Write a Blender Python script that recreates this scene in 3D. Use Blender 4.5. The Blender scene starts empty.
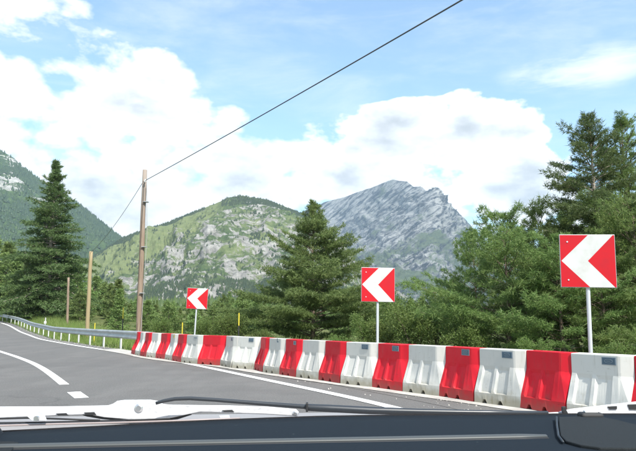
import bpy, bmesh, math, random
import numpy as np
from mathutils import Vector, Matrix
rng = np.random.default_rng(7)
random.seed(7)
S = bpy.context.scene
COL = S.collection

# ------------------------------------------------------------------ camera
CAM_H = 1.25
FPX = 620.0
PITCH = math.atan(94.5 / FPX)
cd = bpy.data.cameras.new("camera")
cam = bpy.data.objects.new("camera", cd)
COL.objects.link(cam)
cd.sensor_fit = 'HORIZONTAL'
cd.angle = 2 * math.atan(318 / FPX)
cd.clip_start = 0.05
cd.clip_end = 30000
cam.location = (0, 0, CAM_H)
cam.rotation_euler = (math.radians(90) + PITCH, 0, 0)
S.camera = cam

# ------------------------------------------------------------------ light
SUN_EL = math.radians(47)
SUN_AZ = math.radians(148)          # from +Y clockwise: behind and to the right
sd = bpy.data.lights.new("sun", 'SUN')
sd.energy = 4.8
sd.angle = math.radians(0.53)
sd.color = (1.0, 0.955, 0.89)
sun = bpy.data.objects.new("sun", sd)
COL.objects.link(sun)
sv = Vector((math.sin(SUN_AZ) * math.cos(SUN_EL), math.cos(SUN_AZ) * math.cos(SUN_EL), math.sin(SUN_EL)))
sun.rotation_euler = sv.to_track_quat('Z', 'Y').to_euler()
S.view_settings.view_transform = 'Standard'
S.view_settings.look = 'None'
S.view_settings.exposure = 0.92
S.view_settings.gamma = 1.0
S.cycles.max_bounces = 6
S.cycles.diffuse_bounces = 3
S.cycles.glossy_bounces = 2
S.cycles.transparent_max_bounces = 24
S.cycles.volume_bounces = 1


def pix_ray(x, y):
    c, s = math.cos(PITCH), math.sin(PITCH)
    return (x - 318.0, FPX * c - (225.5 - y) * s, FPX * s + (225.5 - y) * c)


def az_el(x, y):
    r = pix_ray(x, y)
    return math.atan2(r[0], r[1]), math.atan2(r[2], math.hypot(r[0], r[1]))


def at(x, y, Y):
    """world point seen at photo pixel (x, y), standing Y metres ahead"""
    r = pix_ray(x, y)
    t = Y / r[1]
    return (r[0] * t, Y, r[2] * t + CAM_H)


# ------------------------------------------------------------------ node helpers
class NT:
    def __init__(self, tree):
        self.t = tree
        self.n = tree.nodes
        self.l = tree.links

    def new(self, typ, **kw):
        n = self.n.new(typ)
        for k, v in kw.items():
            setattr(n, k, v)
        return n

    def link(self, a, b):
        self.l.new(a, b)

    def put(self, sock, v):
        if hasattr(v, "links"):
            self.l.new(v, sock)
        else:
            sock.default_value = v

    def math(self, op, a, b=0.0, c=0.0, clamp=False):
        n = self.new("ShaderNodeMath", operation=op, use_clamp=clamp)
        for s, v in zip(n.inputs, (a, b, c)):
            self.put(s, v)
        return n.outputs[0]

    def mix(self, f, a, b, blend='MIX'):
        n = self.new("ShaderNodeMix", data_type='RGBA', blend_type=blend)
        self.put(n.inputs[0], f)
        for s, v in ((n.inputs[6], a), (n.inputs[7], b)):
            if not hasattr(v, "links") and len(v) == 3:
                v = (*v, 1)
            self.put(s, v)
        return n.outputs[2]

    def noise(self, vec, scale, detail=4, rough=0.55, dist=0.0):
        n = self.new("ShaderNodeTexNoise")
        if vec is not None:
            self.link(vec, n.inputs["Vector"])
        n.inputs["Scale"].default_value = scale
        n.inputs["Detail"].default_value = detail
        n.inputs["Roughness"].default_value = rough
        n.inputs["Distortion"].default_value = dist
        return n.outputs[0]

    def ramp(self, v, lo, hi, a=0.0, b=1.0):
        n = self.new("ShaderNodeMapRange", interpolation_type='SMOOTHSTEP')
        self.put(n.inputs[0], v)
        for i, q in enumerate((lo, hi, a, b)):
            self.put(n.inputs[i + 1], q)
        return n.outputs[0]

    def mapping(self, vec, scale=(1, 1, 1), rot=(0, 0, 0), loc=(0, 0, 0)):
        n = self.new("ShaderNodeMapping")
        self.link(vec, n.inputs[0])
        n.inputs["Scale"].default_value = scale
        n.inputs["Rotation"].default_value = rot
        n.inputs["Location"].default_value = loc
        return n.outputs[0]

    def pos(self):
        return self.new("ShaderNodeNewGeometry").outputs["Position"]

    def obj(self):
        return self.new("ShaderNodeTexCoord").outputs["Object"]

    def sep(self, v):
        n = self.new("ShaderNodeSeparateXYZ")
        self.link(v, n.inputs[0])
        return n.outputs

    def bump(self, h, dist, strength=1.0):
        n = self.new("ShaderNodeBump")
        self.link(h, n.inputs["Height"])
        n.inputs["Distance"].default_value = dist
        n.inputs["Strength"].default_value = strength
        return n.outputs[0]


MATS = {}


def mat(name, color=(0.5, 0.5, 0.5), rough=0.6, metal=0.0, spec=0.5, build=None, **kw):
    m = bpy.data.materials.new(name)
    m.use_nodes = True
    t = NT(m.node_tree)
    p = m.node_tree.nodes["Principled BSDF"]
    p.inputs["Base Color"].default_value = (*color, 1)
    p.inputs["Roughness"].default_value = rough
    p.inputs["Metallic"].default_value = metal
    p.inputs["Specular IOR Level"].default_value = spec
    for k, v in kw.items():
        p.inputs[k.replace("_", " ")].default_value = v
    if build:
        build(t, p)
    MATS[name] = m
    return m


# ------------------------------------------------------------------ world: daylight sky with clouds
w = bpy.data.worlds.new("World")
S.world = w
w.use_nodes = True
T = NT(w.node_tree)
bg = T.n["Background"]
sky = T.new("ShaderNodeTexSky", sky_type='NISHITA')
sky.sun_disc = False
sky.sun_elevation = SUN_EL
sky.sun_rotation = SUN_AZ
sky.air_density = 1.0
sky.dust_density = 0.2
sky.ozone_density = 1.6
tc = T.new("ShaderNodeTexCoord")
D = tc.outputs["Generated"]
sx, sy, sz = T.sep(D)
az = T.math('ARCTAN2', sx, sy)
el = T.math('ARCSINE', sz)
# cloud banks: (x, y, half width, half height in photo pixels, tilt degrees, weight)
banks = [(20, 95, 190, 75, 18, 1.0), (150, 105, 140, 45, 32, 1.0), (60, 190, 330, 70, 0, 1.2), (300, 175, 260, 42, 0, 1.0),
         (400, 145, 125, 40, -4, 1.9), (485, 136, 64, 42, 5, 1.9), (500, 190, 90, 50, 0, 1.8), (430, 185, 140, 40, 0, 1.6), (660, 165, 75, 38, 0, 0.9),
         (60, 5, 70, 16, 12, 0.5), (318, 235, 700, 40, 0, 1.0)]
bias = None
P1 = FPX
for (bx, by, rx, ry, tilt, wgt) in banks:
    a0, e0 = az_el(bx, by)
    ca, sa = math.cos(math.radians(tilt)), math.sin(math.radians(tilt))
    da = T.math('SUBTRACT', az, a0)
    de = T.math('SUBTRACT', e0, el)
    u = T.math('ADD', T.math('MULTIPLY', da, ca * P1 / rx), T.math('MULTIPLY', de, sa * P1 / rx))
    v = T.math('SUBTRACT', T.math('MULTIPLY', de, ca * P1 / ry), T.math('MULTIPLY', da, sa * P1 / ry))
    r2 = T.math('ADD', T.math('MULTIPLY', u, u), T.math('MULTIPLY', v, v))
    b = T.math('MULTIPLY', T.math('SUBTRACT', 1.0, r2), wgt)
    b = T.math('MAXIMUM', b, -1.1)
    bias = b if bias is None else T.math('MAXIMUM', bias, b)
Dm = T.mapping(D, scale=(1, 1, 1.7))
n1 = T.noise(Dm, 5.5, 7, 0.58, 0.15)
n2 = T.noise(Dm, 16.0, 4, 0.6, 0.0)
# outside the photographed part the same broken cloud goes on
behind = T.ramp(T.math('ABSOLUTE', az), 0.75, 1.3)
free = T.ramp(T.noise(Dm, 1.9, 3, 0.5), 0.35, 0.65, -1.0, 1.0)
bias = T.math('SUBTRACT', bias, T.ramp(bias, -0.9, -0.35, 0.45, 0.0))
bias = T.math('ADD', T.math('MULTIPLY', bias, T.math('SUBTRACT', 1.0, behind)), T.math('MULTIPLY', free, behind))
dens = T.math('ADD', T.math('MULTIPLY', bias, 0.55), T.math('MULTIPLY', T.math('SUBTRACT', n1, 0.5), 3.4))
dens = T.math('ADD', dens, T.math('MULTIPLY', T.math('SUBTRACT', n2, 0.5), 0.7))
def puff(scale):
    vn = T.new("ShaderNodeTexVoronoi", feature='F1')
    wv = T.new("ShaderNodeVectorMath", operation='ADD')
    T.link(Dm, wv.inputs[0])
    nn = T.new("ShaderNodeTexNoise"); nn.inputs["Scale"].default_value = scale; nn.inputs["Detail"].default_value = 3
    T.link(Dm, nn.inputs["Vector"])
    sc_ = T.new("ShaderNodeVectorMath", operation='SCALE'); sc_.inputs[3].default_value = 0.9 / scale
    T.link(nn.outputs[1], sc_.inputs[0]); T.link(sc_.outputs[0], wv.inputs[1])
    T.link(wv.outputs[0], vn.inputs["Vector"]); vn.inputs["Scale"].default_value = scale
    return T.math('SUBTRACT', 0.45, vn.outputs[0])


bill = T.math('ADD', T.math('MULTIPLY', puff(9.0), 0.65), T.math('MULTIPLY', puff(22.0), 0.45))
dens = T.math('ADD', dens, bill)
right_bank = T.ramp(az, -0.10, 0.08)
mask = T.ramp(dens, T.math('MULTIPLY', T.math('SUBTRACT', 1.0, right_bank), -0.22), 0.26)
wisp = T.ramp(T.noise(T.mapping(D, scale=(1, 1, 3.5), rot=(0.15, 0, 0)), 4.0, 6, 0.65, 0.4), 0.42, 0.8, 0.05, 0.38)
a0, e0 = az_el(585, 68)
r2 = T.math('ADD', T.math('POWER', T.math('MULTIPLY', T.math('SUBTRACT', az, a0), 7.0), 2.0), T.math('POWER', T.math('MULTIPLY', T.math('SUBTRACT', el, e0), 26.0), 2.0))
wisp = T.math('MAXIMUM', wisp, T.math('MULTIPLY', T.ramp(r2, 0.0, 1.3, 0.8, 0.0), T.ramp(T.noise(T.mapping(D, scale=(1, 1, 4.5), rot=(0.1, 0, 0.2)), 6.0, 6, 0.62, 0.3), 0.36, 0.66, 0.1, 1.0)))
mask = T.math('MAXIMUM', mask, wisp)
thick = T.ramp(T.math('ADD', dens, T.math('MULTIPLY', T.math('SUBTRACT', T.noise(T.mapping(D, scale=(1, 1, 2.6), loc=(0, 0, 0.08)), 7.0, 5, 0.55), 0.5), 2.2)), 0.38, 1.5)
ccol = T.mix(thick, (1.0, 1.0, 1.0), (0.50, 0.525, 0.56))
skyc = T.mix(1.0, sky.outputs[0], (0.132, 0.15, 0.15), 'MULTIPLY')
cl = T.mix(1.0, ccol, (0.74, 0.735, 0.73), 'MULTIPLY')
out = T.mix(mask, skyc, cl)
T.link(out, bg.inputs[0])
bg.inputs[1].default_value = 1.0

# ------------------------------------------------------------------ geometry helpers


def setp(o, label=None, cat=None, group=None, kind=None):
    if label: o["label"] = label
    if cat: o["category"] = cat
    if group: o["group"] = group
    if kind: o["kind"] = kind
    return o


def link_mesh(name, me, parent=None, loc=None):
    o = bpy.data.objects.new(name, me)
    COL.objects.link(o)
    if parent is not None:
        o.parent = parent
    if loc is not None:
        o.location = loc
    return o


def mesh_np(name, v, f, mats, smooth=False, mi=None):
    """v (n,3), f (m,k) constant polygon size"""
    v = np.asarray(v, dtype=np.float32)
    f = np.asarray(f, dtype=np.int32)
    me = bpy.data.meshes.new(name)
    m, k = f.shape
    me.vertices.add(len(v))
    me.vertices.foreach_set("co", v.ravel())
    me.loops.add(m * k)
    me.loops.foreach_set("vertex_index", f.ravel())
    me.polygons.add(m)
    me.polygons.foreach_set("loop_start", np.arange(0, m * k, k, dtype=np.int32))
    me.polygons.foreach_set("loop_total", np.full(m, k, dtype=np.int32))
    if smooth:
        me.polygons.foreach_set("use_smooth", np.ones(m, dtype=bool))
    for q in (mats if isinstance(mats, (list, tuple)) else [mats]):
        me.materials.append(q)
    if mi is not None:
        me.polygons.foreach_set("material_index", np.asarray(mi, dtype=np.int32))
    me.update(calc_edges=True)
    return me


def empty(name, loc, label, cat, group=None):
    o = bpy.data.objects.new(name, None)
    COL.objects.link(o)
    o.location = loc
    o.empty_display_size = 0.3
    return setp(o, label, cat, group)


class MB:
    """collects simple shapes into one mesh"""

    def __init__(s):
        s.v, s.f, s.m = [], [], []

    def add(s, vs, fs, mi=0):
        b = len(s.v)
        s.v += [tuple(x) for x in vs]
        s.f += [tuple(b + i for i in f) for f in fs]
        s.m += [mi] * len(fs)

    def box(s, c, d, R=None, mi=0):
        x, y, z = (q / 2 for q in d)
        vs = [Vector(p) for p in ((-x, -y, -z), (x, -y, -z), (x, y, -z), (-x, y, -z), (-x, -y, z), (x, -y, z), (x, y, z), (-x, y, z))]
        if R is not None:
            vs = [R @ p for p in vs]
        vs = [p + Vector(c) for p in vs]
        s.add(vs, [(0, 3, 2, 1), (4, 5, 6, 7), (0, 1, 5, 4), (1, 2, 6, 5), (2, 3, 7, 6), (3, 0, 4, 7)], mi)

    def prism(s, pts, off, mi=0):
        """closed polygon pts (3d) extruded by off"""
        n = len(pts)
        o = Vector(off)
        vs = [Vector(p) for p in pts] + [Vector(p) + o for p in pts]
        fs = [tuple(range(n))[::-1], tuple(range(n, 2 * n))] + [(i, (i + 1) % n, n + (i + 1) % n, n + i) for i in range(n)]
        s.add(vs, fs, mi)

    def tube(s, pts, rad, n=8, mi=0, caps=True, flat=1.0):
        pts = [Vector(p) for p in pts]
        if not hasattr(rad, "__len__"):
            rad = [rad] * len(pts)
        rings = []
        for i, p in enumerate(pts):
            d = (pts[min(i + 1, len(pts) - 1)] - pts[max(i - 1, 0)]).normalized()
            up = Vector((0, 0, 1)) if abs(d.z) < 0.9 else Vector((0, 1, 0))
            a = d.cross(up).normalized()
            b = a.cross(d).normalized()
            rings.append([p + (a * math.cos(t) + b * math.sin(t) * flat) * rad[i] for t in [2 * math.pi * k / n for k in range(n)]])
        vs = [q for r in rings for q in r]
        fs = []
        for i in range(len(pts) - 1):
            for k in range(n):
                fs.append((i * n + k, i * n + (k + 1) % n, (i + 1) * n + (k + 1) % n, (i + 1) * n + k))
        if caps:
            fs.append(tuple(range(n))[::-1])
            fs.append(tuple(range((len(pts) - 1) * n, len(pts) * n)))
        s.add(vs, fs, mi)

    def mesh(s, name, mats, bevel=0.0, smooth=False, seg=2):
        me = bpy.data.meshes.new(name)
        me.from_pydata(s.v, [], s.f)
        for q in (mats if isinstance(mats, (list, tuple)) else [mats]):
            me.materials.append(q)
        me.polygons.foreach_set("material_index", s.m)
        if bevel > 0:
            bm = bmesh.new()
            bm.from_mesh(me)
            es = [e for e in bm.edges if e.is_manifold and e.calc_face_angle(0) > 0.5]
            bmesh.ops.bevel(bm, geom=es, offset=bevel, segments=seg, profile=0.5, affect='EDGES', clamp_overlap=True)
            bm.normal_update()
            bm.to_mesh(me)
            bm.free()
        if smooth:
            me.polygons.foreach_set("use_smooth", [True] * len(me.polygons))
        me.update()
        return me

    def obj(s, name, mats, parent=None, loc=None, **kw):
        return link_mesh(name, s.mesh(name, mats, **kw), parent, loc)


def catmull(P, step):
    P = np.asarray(P, float)
    Q = np.vstack([2 * P[0] - P[1], P, 2 * P[-1] - P[-2]])
    out = []
    for i in range(1, len(Q) - 2):
        n = max(2, int(np.linalg.norm(Q[i + 1] - Q[i]) / step))
        for t in np.arange(n) / n:
            out.append(0.5 * (2 * Q[i] + (Q[i + 1] - Q[i - 1]) * t + (2 * Q[i - 1] - 5 * Q[i] + 4 * Q[i + 1] - Q[i + 2]) * t * t
                              + (-Q[i - 1] + 3 * Q[i] - 3 * Q[i + 1] + Q[i + 2]) * t ** 3))
    out.append(P[-1])
    return np.array(out)


# value-noise fbm in numpy
_perm = rng.random(1 << 16).astype(np.float64)


def _h(i, j, k=0):
    return _perm[((i * 73856093) ^ (j * 19349663) ^ (k * 83492791)) & 0xFFFF]


def vnoise(x, y, z=None):
    if z is None:
        z = np.zeros_like(x)
    xi, yi, zi = np.floor(x).astype(np.int64), np.floor(y).astype(np.int64), np.floor(z).astype(np.int64)
    fx, fy, fz = x - xi, y - yi, z - zi
    fx, fy, fz = (q * q * (3 - 2 * q) for q in (fx, fy, fz))
    r = 0
    for a in (0, 1):
        for b in (0, 1):
            for c in (0, 1):
                r = r + _h(xi + a, yi + b, zi + c) * (fx if a else 1 - fx) * (fy if b else 1 - fy) * (fz if c else 1 - fz)
    return r * 2 - 1


def fbm(x, y, z=None, oct=5, gain=0.5, ridged=False):
    s, a, r = 1.0, 1.0, 0
    for o in range(oct):
        n = vnoise(x * s + 17.3 * o, y * s - 9.1 * o, None if z is None else z * s + 5.7 * o)
        r = r + a * ((1 - 2 * np.abs(n)) if ridged else n)
        s *= 2.03
        a *= gain
    return r


# ------------------------------------------------------------------ terrain height
_ty = np.linspace(-200, 400, 1201)
_tz = np.interp(_ty, [-200, 42, 52, 70, 90, 115, 150, 400], [0, 0, .23, .96, 1.9, 2.8, 3.4, 3.6])
_k = np.exp(-np.linspace(-2, 2, 17) ** 2)
_tz = np.convolve(np.pad(_tz, 8, mode='edge'), _k / _k.sum(), mode='valid')


def gz(x, y):
    t = np.clip((-6 - np.asarray(x, float)) / 14, 0, 1)
    t = t * t * (3 - 2 * t)
    return np.interp(y, _ty, _tz) * t


# right-hand edge line of the road (ground coordinates)
EDGE = catmull([(4.2, -60), (3.6, -25), (3.3, -8), (3.2, 0), (2.75, 4.5), (1.16, 9.04), (-1.1, 13.4), (-4.15, 19.0), (-6.92, 23.51), (-11.84, 31),
                (-17.4, 40), (-24.5, 52), (-35.5, 70), (-50, 88), (-72, 108), (-110, 130)], 0.5)


def offset_path(P, d):
    """shift to the left of travel by d (negative: to the right)"""
    t = np.gradient(P, axis=0)
    t /= np.linalg.norm(t, axis=1)[:, None]
    return P + np.stack([-t[:, 1], t[:, 0]], 1) * np.asarray(d).reshape(-1, 1)


def strip(name, P, d0, d1, lift, m, n=1, kind=None):
    """sheet along path P from offset d0 to d1, lying 'lift' above the terrain"""
    rows = []
    for k in range(n + 1):
        q = offset_path(P, d0 + (d1 - d0) * k / n)
        rows.append(np.c_[q, gz(q[:, 0], q[:, 1]) + lift])
    v = np.stack(rows, 1).reshape(-1, 3)
    N = len(P)
    i = np.arange(N - 1)[:, None] * (n + 1) + np.arange(n)[None]
    f = np.stack([i, i + 1, i + n + 2, i + n + 1], -1).reshape(-1, 4)[:, ::-1]
    o = link_mesh(name, mesh_np(name, v, f, m))
    if kind:
        o["kind"] = kind
    return o


# ------------------------------------------------------------------ materials
def b_asphalt(t, p):
    P = t.pos()
    n = t.noise(P, 1.2, 5, 0.6)
    fine = t.noise(P, 38, 5, 0.85)
    long = t.noise(t.mapping(P, scale=(1.3, 0.22, 1), rot=(0, 0, math.radians(28))), 0.9, 4, 0.6)
    c = t.mix(t.ramp(long, 0.35, 0.68), (0.100, 0.098, 0.094), (0.128, 0.123, 0.117))
    c = t.mix(t.ramp(n, 0.4, 0.7), c, (0.105, 0.10, 0.096))
    c = t.mix(t.ramp(fine, 0.45, 0.66, 0, 0.75), c, (0.20, 0.195, 0.185))
    vo = t.new("ShaderNodeTexVoronoi", feature='DISTANCE_TO_EDGE')
    wv = t.new("ShaderNodeVectorMath", operation='ADD')
    t.link(P, wv.inputs[0])
    nz = t.new("ShaderNodeTexNoise"); nz.inputs["Scale"].default_value = 1.3; nz.inputs["Detail"].default_value = 5
    t.link(P, nz.inputs["Vector"]); t.link(nz.outputs[1], wv.inputs[1])
    t.link(wv.outputs[0], vo.inputs["Vector"]); vo.inputs["Scale"].default_value = 0.22
    crack = t.math('MULTIPLY', t.ramp(vo.outputs[0], 0.002, 0.007, 1, 0), t.ramp(t.noise(P, 0.25, 2, 0.5), 0.45, 0.6))
    c = t.mix(t.math('MULTIPLY', crack, 0.25), c, (0.03, 0.03, 0.03))
    stain = t.ramp(t.noise(P, 2.6, 4, 0.6, 1.0), 0.66, 0.74, 0, 0.22)
    c = t.mix(stain, c, (0.19, 0.18, 0.165))
    patch = t.ramp(t.noise(P, 0.35, 2, 0.4, 0.6), 0.56, 0.60, 0, 0.15)
    c = t.mix(patch, c, (0.07, 0.069, 0.068))
    t.link(c, p.inputs["Base Color"])
    t.link(t.bump(fine, 0.004, 0.6), p.inputs["Normal"])


mat("asphalt", rough=0.9, spec=0.25, build=b_asphalt)


def b_paint(t, p):
    P = t.pos()
    n = t.noise(P, 9, 6, 0.7)
    c = t.mix(t.ramp(n, 0.52, 0.72, 0, 0.7), (0.72, 0.72, 0.70), (0.26, 0.25, 0.24))
    t.link(c, p.inputs["Base Color"])
    t.link(t.bump(n, 0.003, 0.4), p.inputs["Normal"])


mat("road_paint", rough=0.7, build=b_paint)


def b_concrete(t, p):
    P = t.pos()
    n = t.noise(P, 3, 6, 0.65)
    c = t.mix(t.ramp(n, 0.3, 0.75), (0.30, 0.285, 0.26), (0.50, 0.48, 0.44))
    t.link(c, p.inputs["Base Color"])
    t.link(t.bump(t.noise(P, 60, 3, 0.6), 0.004, 0.5), p.inputs["Normal"])


mat("concrete", rough=0.9, build=b_concrete)


def b_ground(t, p):
    P = t.pos()
    n = t.noise(P, 0.35, 6, 0.65)
    m = t.noise(P, 4.0, 5, 0.7)
    far = t.noise(P, 0.02, 6, 0.65)
    c = t.mix(t.ramp(n, 0.35, 0.65), (0.055, 0.085, 0.025), (0.13, 0.14, 0.05))
    c = t.mix(t.ramp(m, 0.45, 0.75), c, (0.16, 0.15, 0.085))
    c = t.mix(t.ramp(far, 0.4, 0.7, 0, 0.6), c, (0.04, 0.065, 0.025))
    t.link(c, p.inputs["Base Color"])
    t.link(t.bump(m, 0.08, 0.8), p.inputs["Normal"])


mat("ground", rough=1.0, spec=0.1, build=b_ground)


def leafmat(name, c1, c2, c3, scale=1.6, trans=0.3, vary=0.25):
    m = bpy.data.materials.new(name)
    m.use_nodes = True
    t = NT(m.node_tree)
    t.n.remove(t.n["Principled BSDF"])
    o = t.n["Material Output"]
    P = t.obj()
    n = t.noise(P, scale, 3, 0.6)
    n2 = t.noise(P, scale * 7, 2, 0.6)
    c = t.mix(t.ramp(n, 0.3, 0.7), c1, c2)
    c = t.mix(t.ramp(n2, 0.48, 0.72), c, c3)
    oi = t.new("ShaderNodeObjectInfo")
    h = t.new("ShaderNodeHueSaturation")
    t.link(c, h.inputs["Color"])
    t.link(t.math('ADD', t.math('MULTIPLY', oi.outputs["Random"], 0.03), 0.485), h.inputs["Hue"])
    t.link(t.math('ADD', t.math('MULTIPLY', oi.outputs["Random"], vary), 1 - vary / 2), h.inputs["Value"])
    d = t.new("ShaderNodeBsdfPrincipled")
    t.link(h.outputs[0], d.inputs["Base Color"])
    d.inputs["Roughness"].default_value = 0.55
    d.inputs["Specular IOR Level"].default_value = 0.3
    tr = t.new("ShaderNodeBsdfTranslucent")
    t.link(h.outputs[0], tr.inputs["Color"])
    mx = t.new("ShaderNodeMixShader")
    mx.inputs[0].default_value = trans
    t.link(d.outputs[0], mx.inputs[1])
    t.link(tr.outputs[0], mx.inputs[2])
    t.link(mx.outputs[0], o.inputs[0])
    MATS[name] = m
    return m


leafmat("needles_spruce", (0.085, 0.135, 0.05), (0.12, 0.175, 0.06), (0.17, 0.22, 0.085), trans=0.45)
leafmat("needles_fir", (0.12, 0.19, 0.06), (0.175, 0.255, 0.085), (0.28, 0.345, 0.13), trans=0.5)
leafmat("needles_pine", (0.115, 0.18, 0.05), (0.175, 0.24, 0.075), (0.28, 0.33, 0.12), trans=0.48)
leafmat("needles_mid", (0.12, 0.19, 0.055), (0.18, 0.255, 0.08), (0.26, 0.32, 0.12), 0.8, vary=0.5)
leafmat("leaves_bush", (0.08, 0.13, 0.03), (0.14, 0.20, 0.05), (0.24, 0.29, 0.10), 2.2, 0.4, vary=0.4)
leafmat("grass_blades", (0.13, 0.22, 0.04), (0.20, 0.27, 0.07), (0.32, 0.31, 0.14), 1.0, 0.4)


def b_bark(t, p):
    P = t.obj()
    n = t.noise(t.mapping(P, scale=(9, 9, 2)), 1.5, 5, 0.7)
    c = t.mix(t.ramp(n, 0.35, 0.7), (0.09, 0.065, 0.048), (0.24, 0.19, 0.15))
    t.link(c, p.inputs["Base Color"])
    t.link(t.bump(n, 0.03, 0.8), p.inputs["Normal"])


mat("bark", rough=0.95, spec=0.1, build=b_bark)


def b_bark_pale(t, p):
    P = t.obj()
    n = t.noise(t.mapping(P, scale=(6, 6, 1.5)), 1.5, 5, 0.7)
    c = t.mix(t.ramp(n, 0.35, 0.7), (0.20, 0.16, 0.13), (0.42, 0.38, 0.33))
    t.link(c, p.inputs["Base Color"])


mat("bark_pale", rough=0.95, spec=0.1, build=b_bark_pale)


def b_wood(t, p):
    P = t.obj()
    n = t.noise(t.mapping(P, scale=(20, 20, 0.8)), 1.5, 5, 0.7)
    z = t.sep(P)[2]
    c = t.mix(t.ramp(n, 0.3, 0.7), (0.15, 0.105, 0.075), (0.29, 0.22, 0.165))
    c = t.mix(t.ramp(t.math('ADD', z, t.math('MULTIPLY', n, 2.0)), 5.5, 8.5), c, (0.25, 0.21, 0.18))
    t.link(c, p.inputs["Base Color"])
    t.link(t.bump(n, 0.02, 0.6), p.inputs["Normal"])


mat("pole_wood", rough=0.85, spec=0.2, build=b_wood)
mat("pole_wood_tan", (0.27, 0.21, 0.115), 0.8)


def b_galv(t, p):
    P = t.pos()
    n = t.noise(P, 2.5, 5, 0.6)
    c = t.mix(t.ramp(n, 0.3, 0.7), (0.30, 0.32, 0.32), (0.44, 0.46, 0.46))
    t.link(c, p.inputs["Base Color"])
    t.link(t.ramp(n, 0.3, 0.7, 0.45, 0.62), p.inputs["Roughness"])


mat("galvanised", metal=0.55, rough=0.5, build=b_galv)
mat("post_metal", (0.55, 0.56, 0.55), 0.6, 0.0)


def plastic(name, c, dirt, amt):
    def b(t, p):
        P = t.obj()
        oi = t.new("ShaderNodeObjectInfo")
        off = t.new("ShaderNodeVectorMath", operation='ADD')
        t.link(P, off.inputs[0])
        cx = t.new("ShaderNodeCombineXYZ")
        for i in range(3):
            t.link(t.math('MULTIPLY', oi.outputs["Random"], 40.0), cx.inputs[i])
        t.link(cx.outputs[0], off.inputs[1])
        Q = off.outputs[0]
        n = t.noise(Q, 5, 6, 0.65)
        drip = t.noise(t.mapping(Q, scale=(9, 9, 1.2)), 2.0, 5, 0.7)
        scr = t.noise(t.mapping(Q, scale=(3, 3, 30), rot=(0, 0.3, 0)), 2.0, 4, 0.7)
        z = t.sep(P)[2]
        # splash dirt climbing from the foot
        g = t.ramp(t.math('ADD', z, t.math('MULTIPLY', t.math('SUBTRACT', n, 0.5), 0.35)), 0.02, 0.24, 0.75, 0.0)
        d = t.math('ADD', t.math('MULTIPLY', g, amt), t.ramp(drip, 0.52, 0.75, 0, 0.35 * amt), clamp=True)
        col = t.mix(d, c, dirt)
        scuff = t.ramp(t.noise(t.mapping(Q, scale=(2.2, 6, 14), rot=(0, 0.12, 0)), 2.4, 5, 0.75), 0.62, 0.70, 0, 0.5 * amt)
        col = t.mix(scuff, col, tuple(q * 0.35 for q in dirt))
        col = t.mix(t.ramp(scr, 0.68, 0.76, 0, 0.35), col, tuple(min(1, q * 0.6 + 0.22) for q in c))
        h = t.new("ShaderNodeHueSaturation")
        t.link(col, h.inputs["Color"])
        t.link(t.math('ADD', t.math('MULTIPLY', oi.outputs["Random"], 0.24), 0.86), h.inputs["Value"])
        t.link(h.outputs[0], p.inputs["Base Color"])
        t.link(t.ramp(n, 0.3, 0.7, 0.5, 0.7), p.inputs["Roughness"])
        t.link(t.bump(t.noise(Q, 3, 3, 0.5), 0.012, 0.5), p.inputs["Normal"])
    return mat(name, rough=0.5, spec=0.22, build=b)


plastic("plastic_red", (0.56, 0.012, 0.024), (0.17, 0.07, 0.055), 0.8)
plastic("plastic_white", (0.55, 0.54, 0.50), (0.24, 0.21, 0.14), 0.95)
mat("tab_red", (0.75, 0.16, 0.16), 0.5)  # paler than the barrier red, light painted in for the notch
mat("tab_white", (0.88, 0.88, 0.86), 0.5)  # lit notch on white barriers, painted paler; also the marker plate
mat("sticker_blue", (0.055, 0.10, 0.14), 0.35)
mat("sticker_grey", (0.17, 0.21, 0.25), 0.4)
mat("sticker_yellow", (0.62, 0.50, 0.04), 0.4)


def b_signred(t, p):
    n = t.noise(t.obj(), 6, 4, 0.6)
    t.link(t.mix(t.ramp(n, 0.4, 0.8), (0.42, 0.003, 0.010), (0.36, 0.006, 0.014)), p.inputs["Base Color"])


mat("sign_red", spec=0.25, rough=0.5, build=b_signred)


def b_signwhite(t, p):
    n = t.noise(t.obj(), 4, 5, 0.6)
    t.link(t.mix(t.ramp(n, 0.4, 0.8), (0.47, 0.48, 0.47), (0.38, 0.38, 0.36)), p.inputs["Base Color"])


mat("sign_white", rough=0.4, build=b_signwhite)
mat("sign_back", (0.35, 0.36, 0.37), 0.5, 0.6)
mat("pole_metal", (0.50, 0.52, 0.54), 0.45, 0.35)
mat("yellow_paint", (0.52, 0.42, 0.03), 0.6)
mat("black_paint", (0.02, 0.02, 0.02), 0.5)
mat("cable_black", (0.07, 0.075, 0.08), 0.5)
mat("cable_grey", (0.28, 0.27, 0.26), 0.6)
mat("ceramic", (0.6, 0.6, 0.58), 0.25)

# ------------------------------------------------------------------ haze
hz = bpy.data.materials.new("haze_air")
hz.use_nodes = True
t = NT(hz.node_tree)
t.n.remove(t.n["Principled BSDF"])
pv = t.new("ShaderNodeVolumePrincipled")
pv.inputs["Color"].default_value = (0.62, 0.80, 1.0, 1)
pv.inputs["Density"].default_value = 0.000072
pv.inputs["Anisotropy"].default_value = 0.2
t.link(pv.outputs[0], t.n["Material Output"].inputs["Volume"])
mb = MB()
mb.box((0, 3200, 719), (12400, 7800, 1442))
hazebox = mb.obj("haze", hz)
hazebox["kind"] = "stuff"
setp(hazebox, "thin pale blue summer haze filling the valley air")

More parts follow.
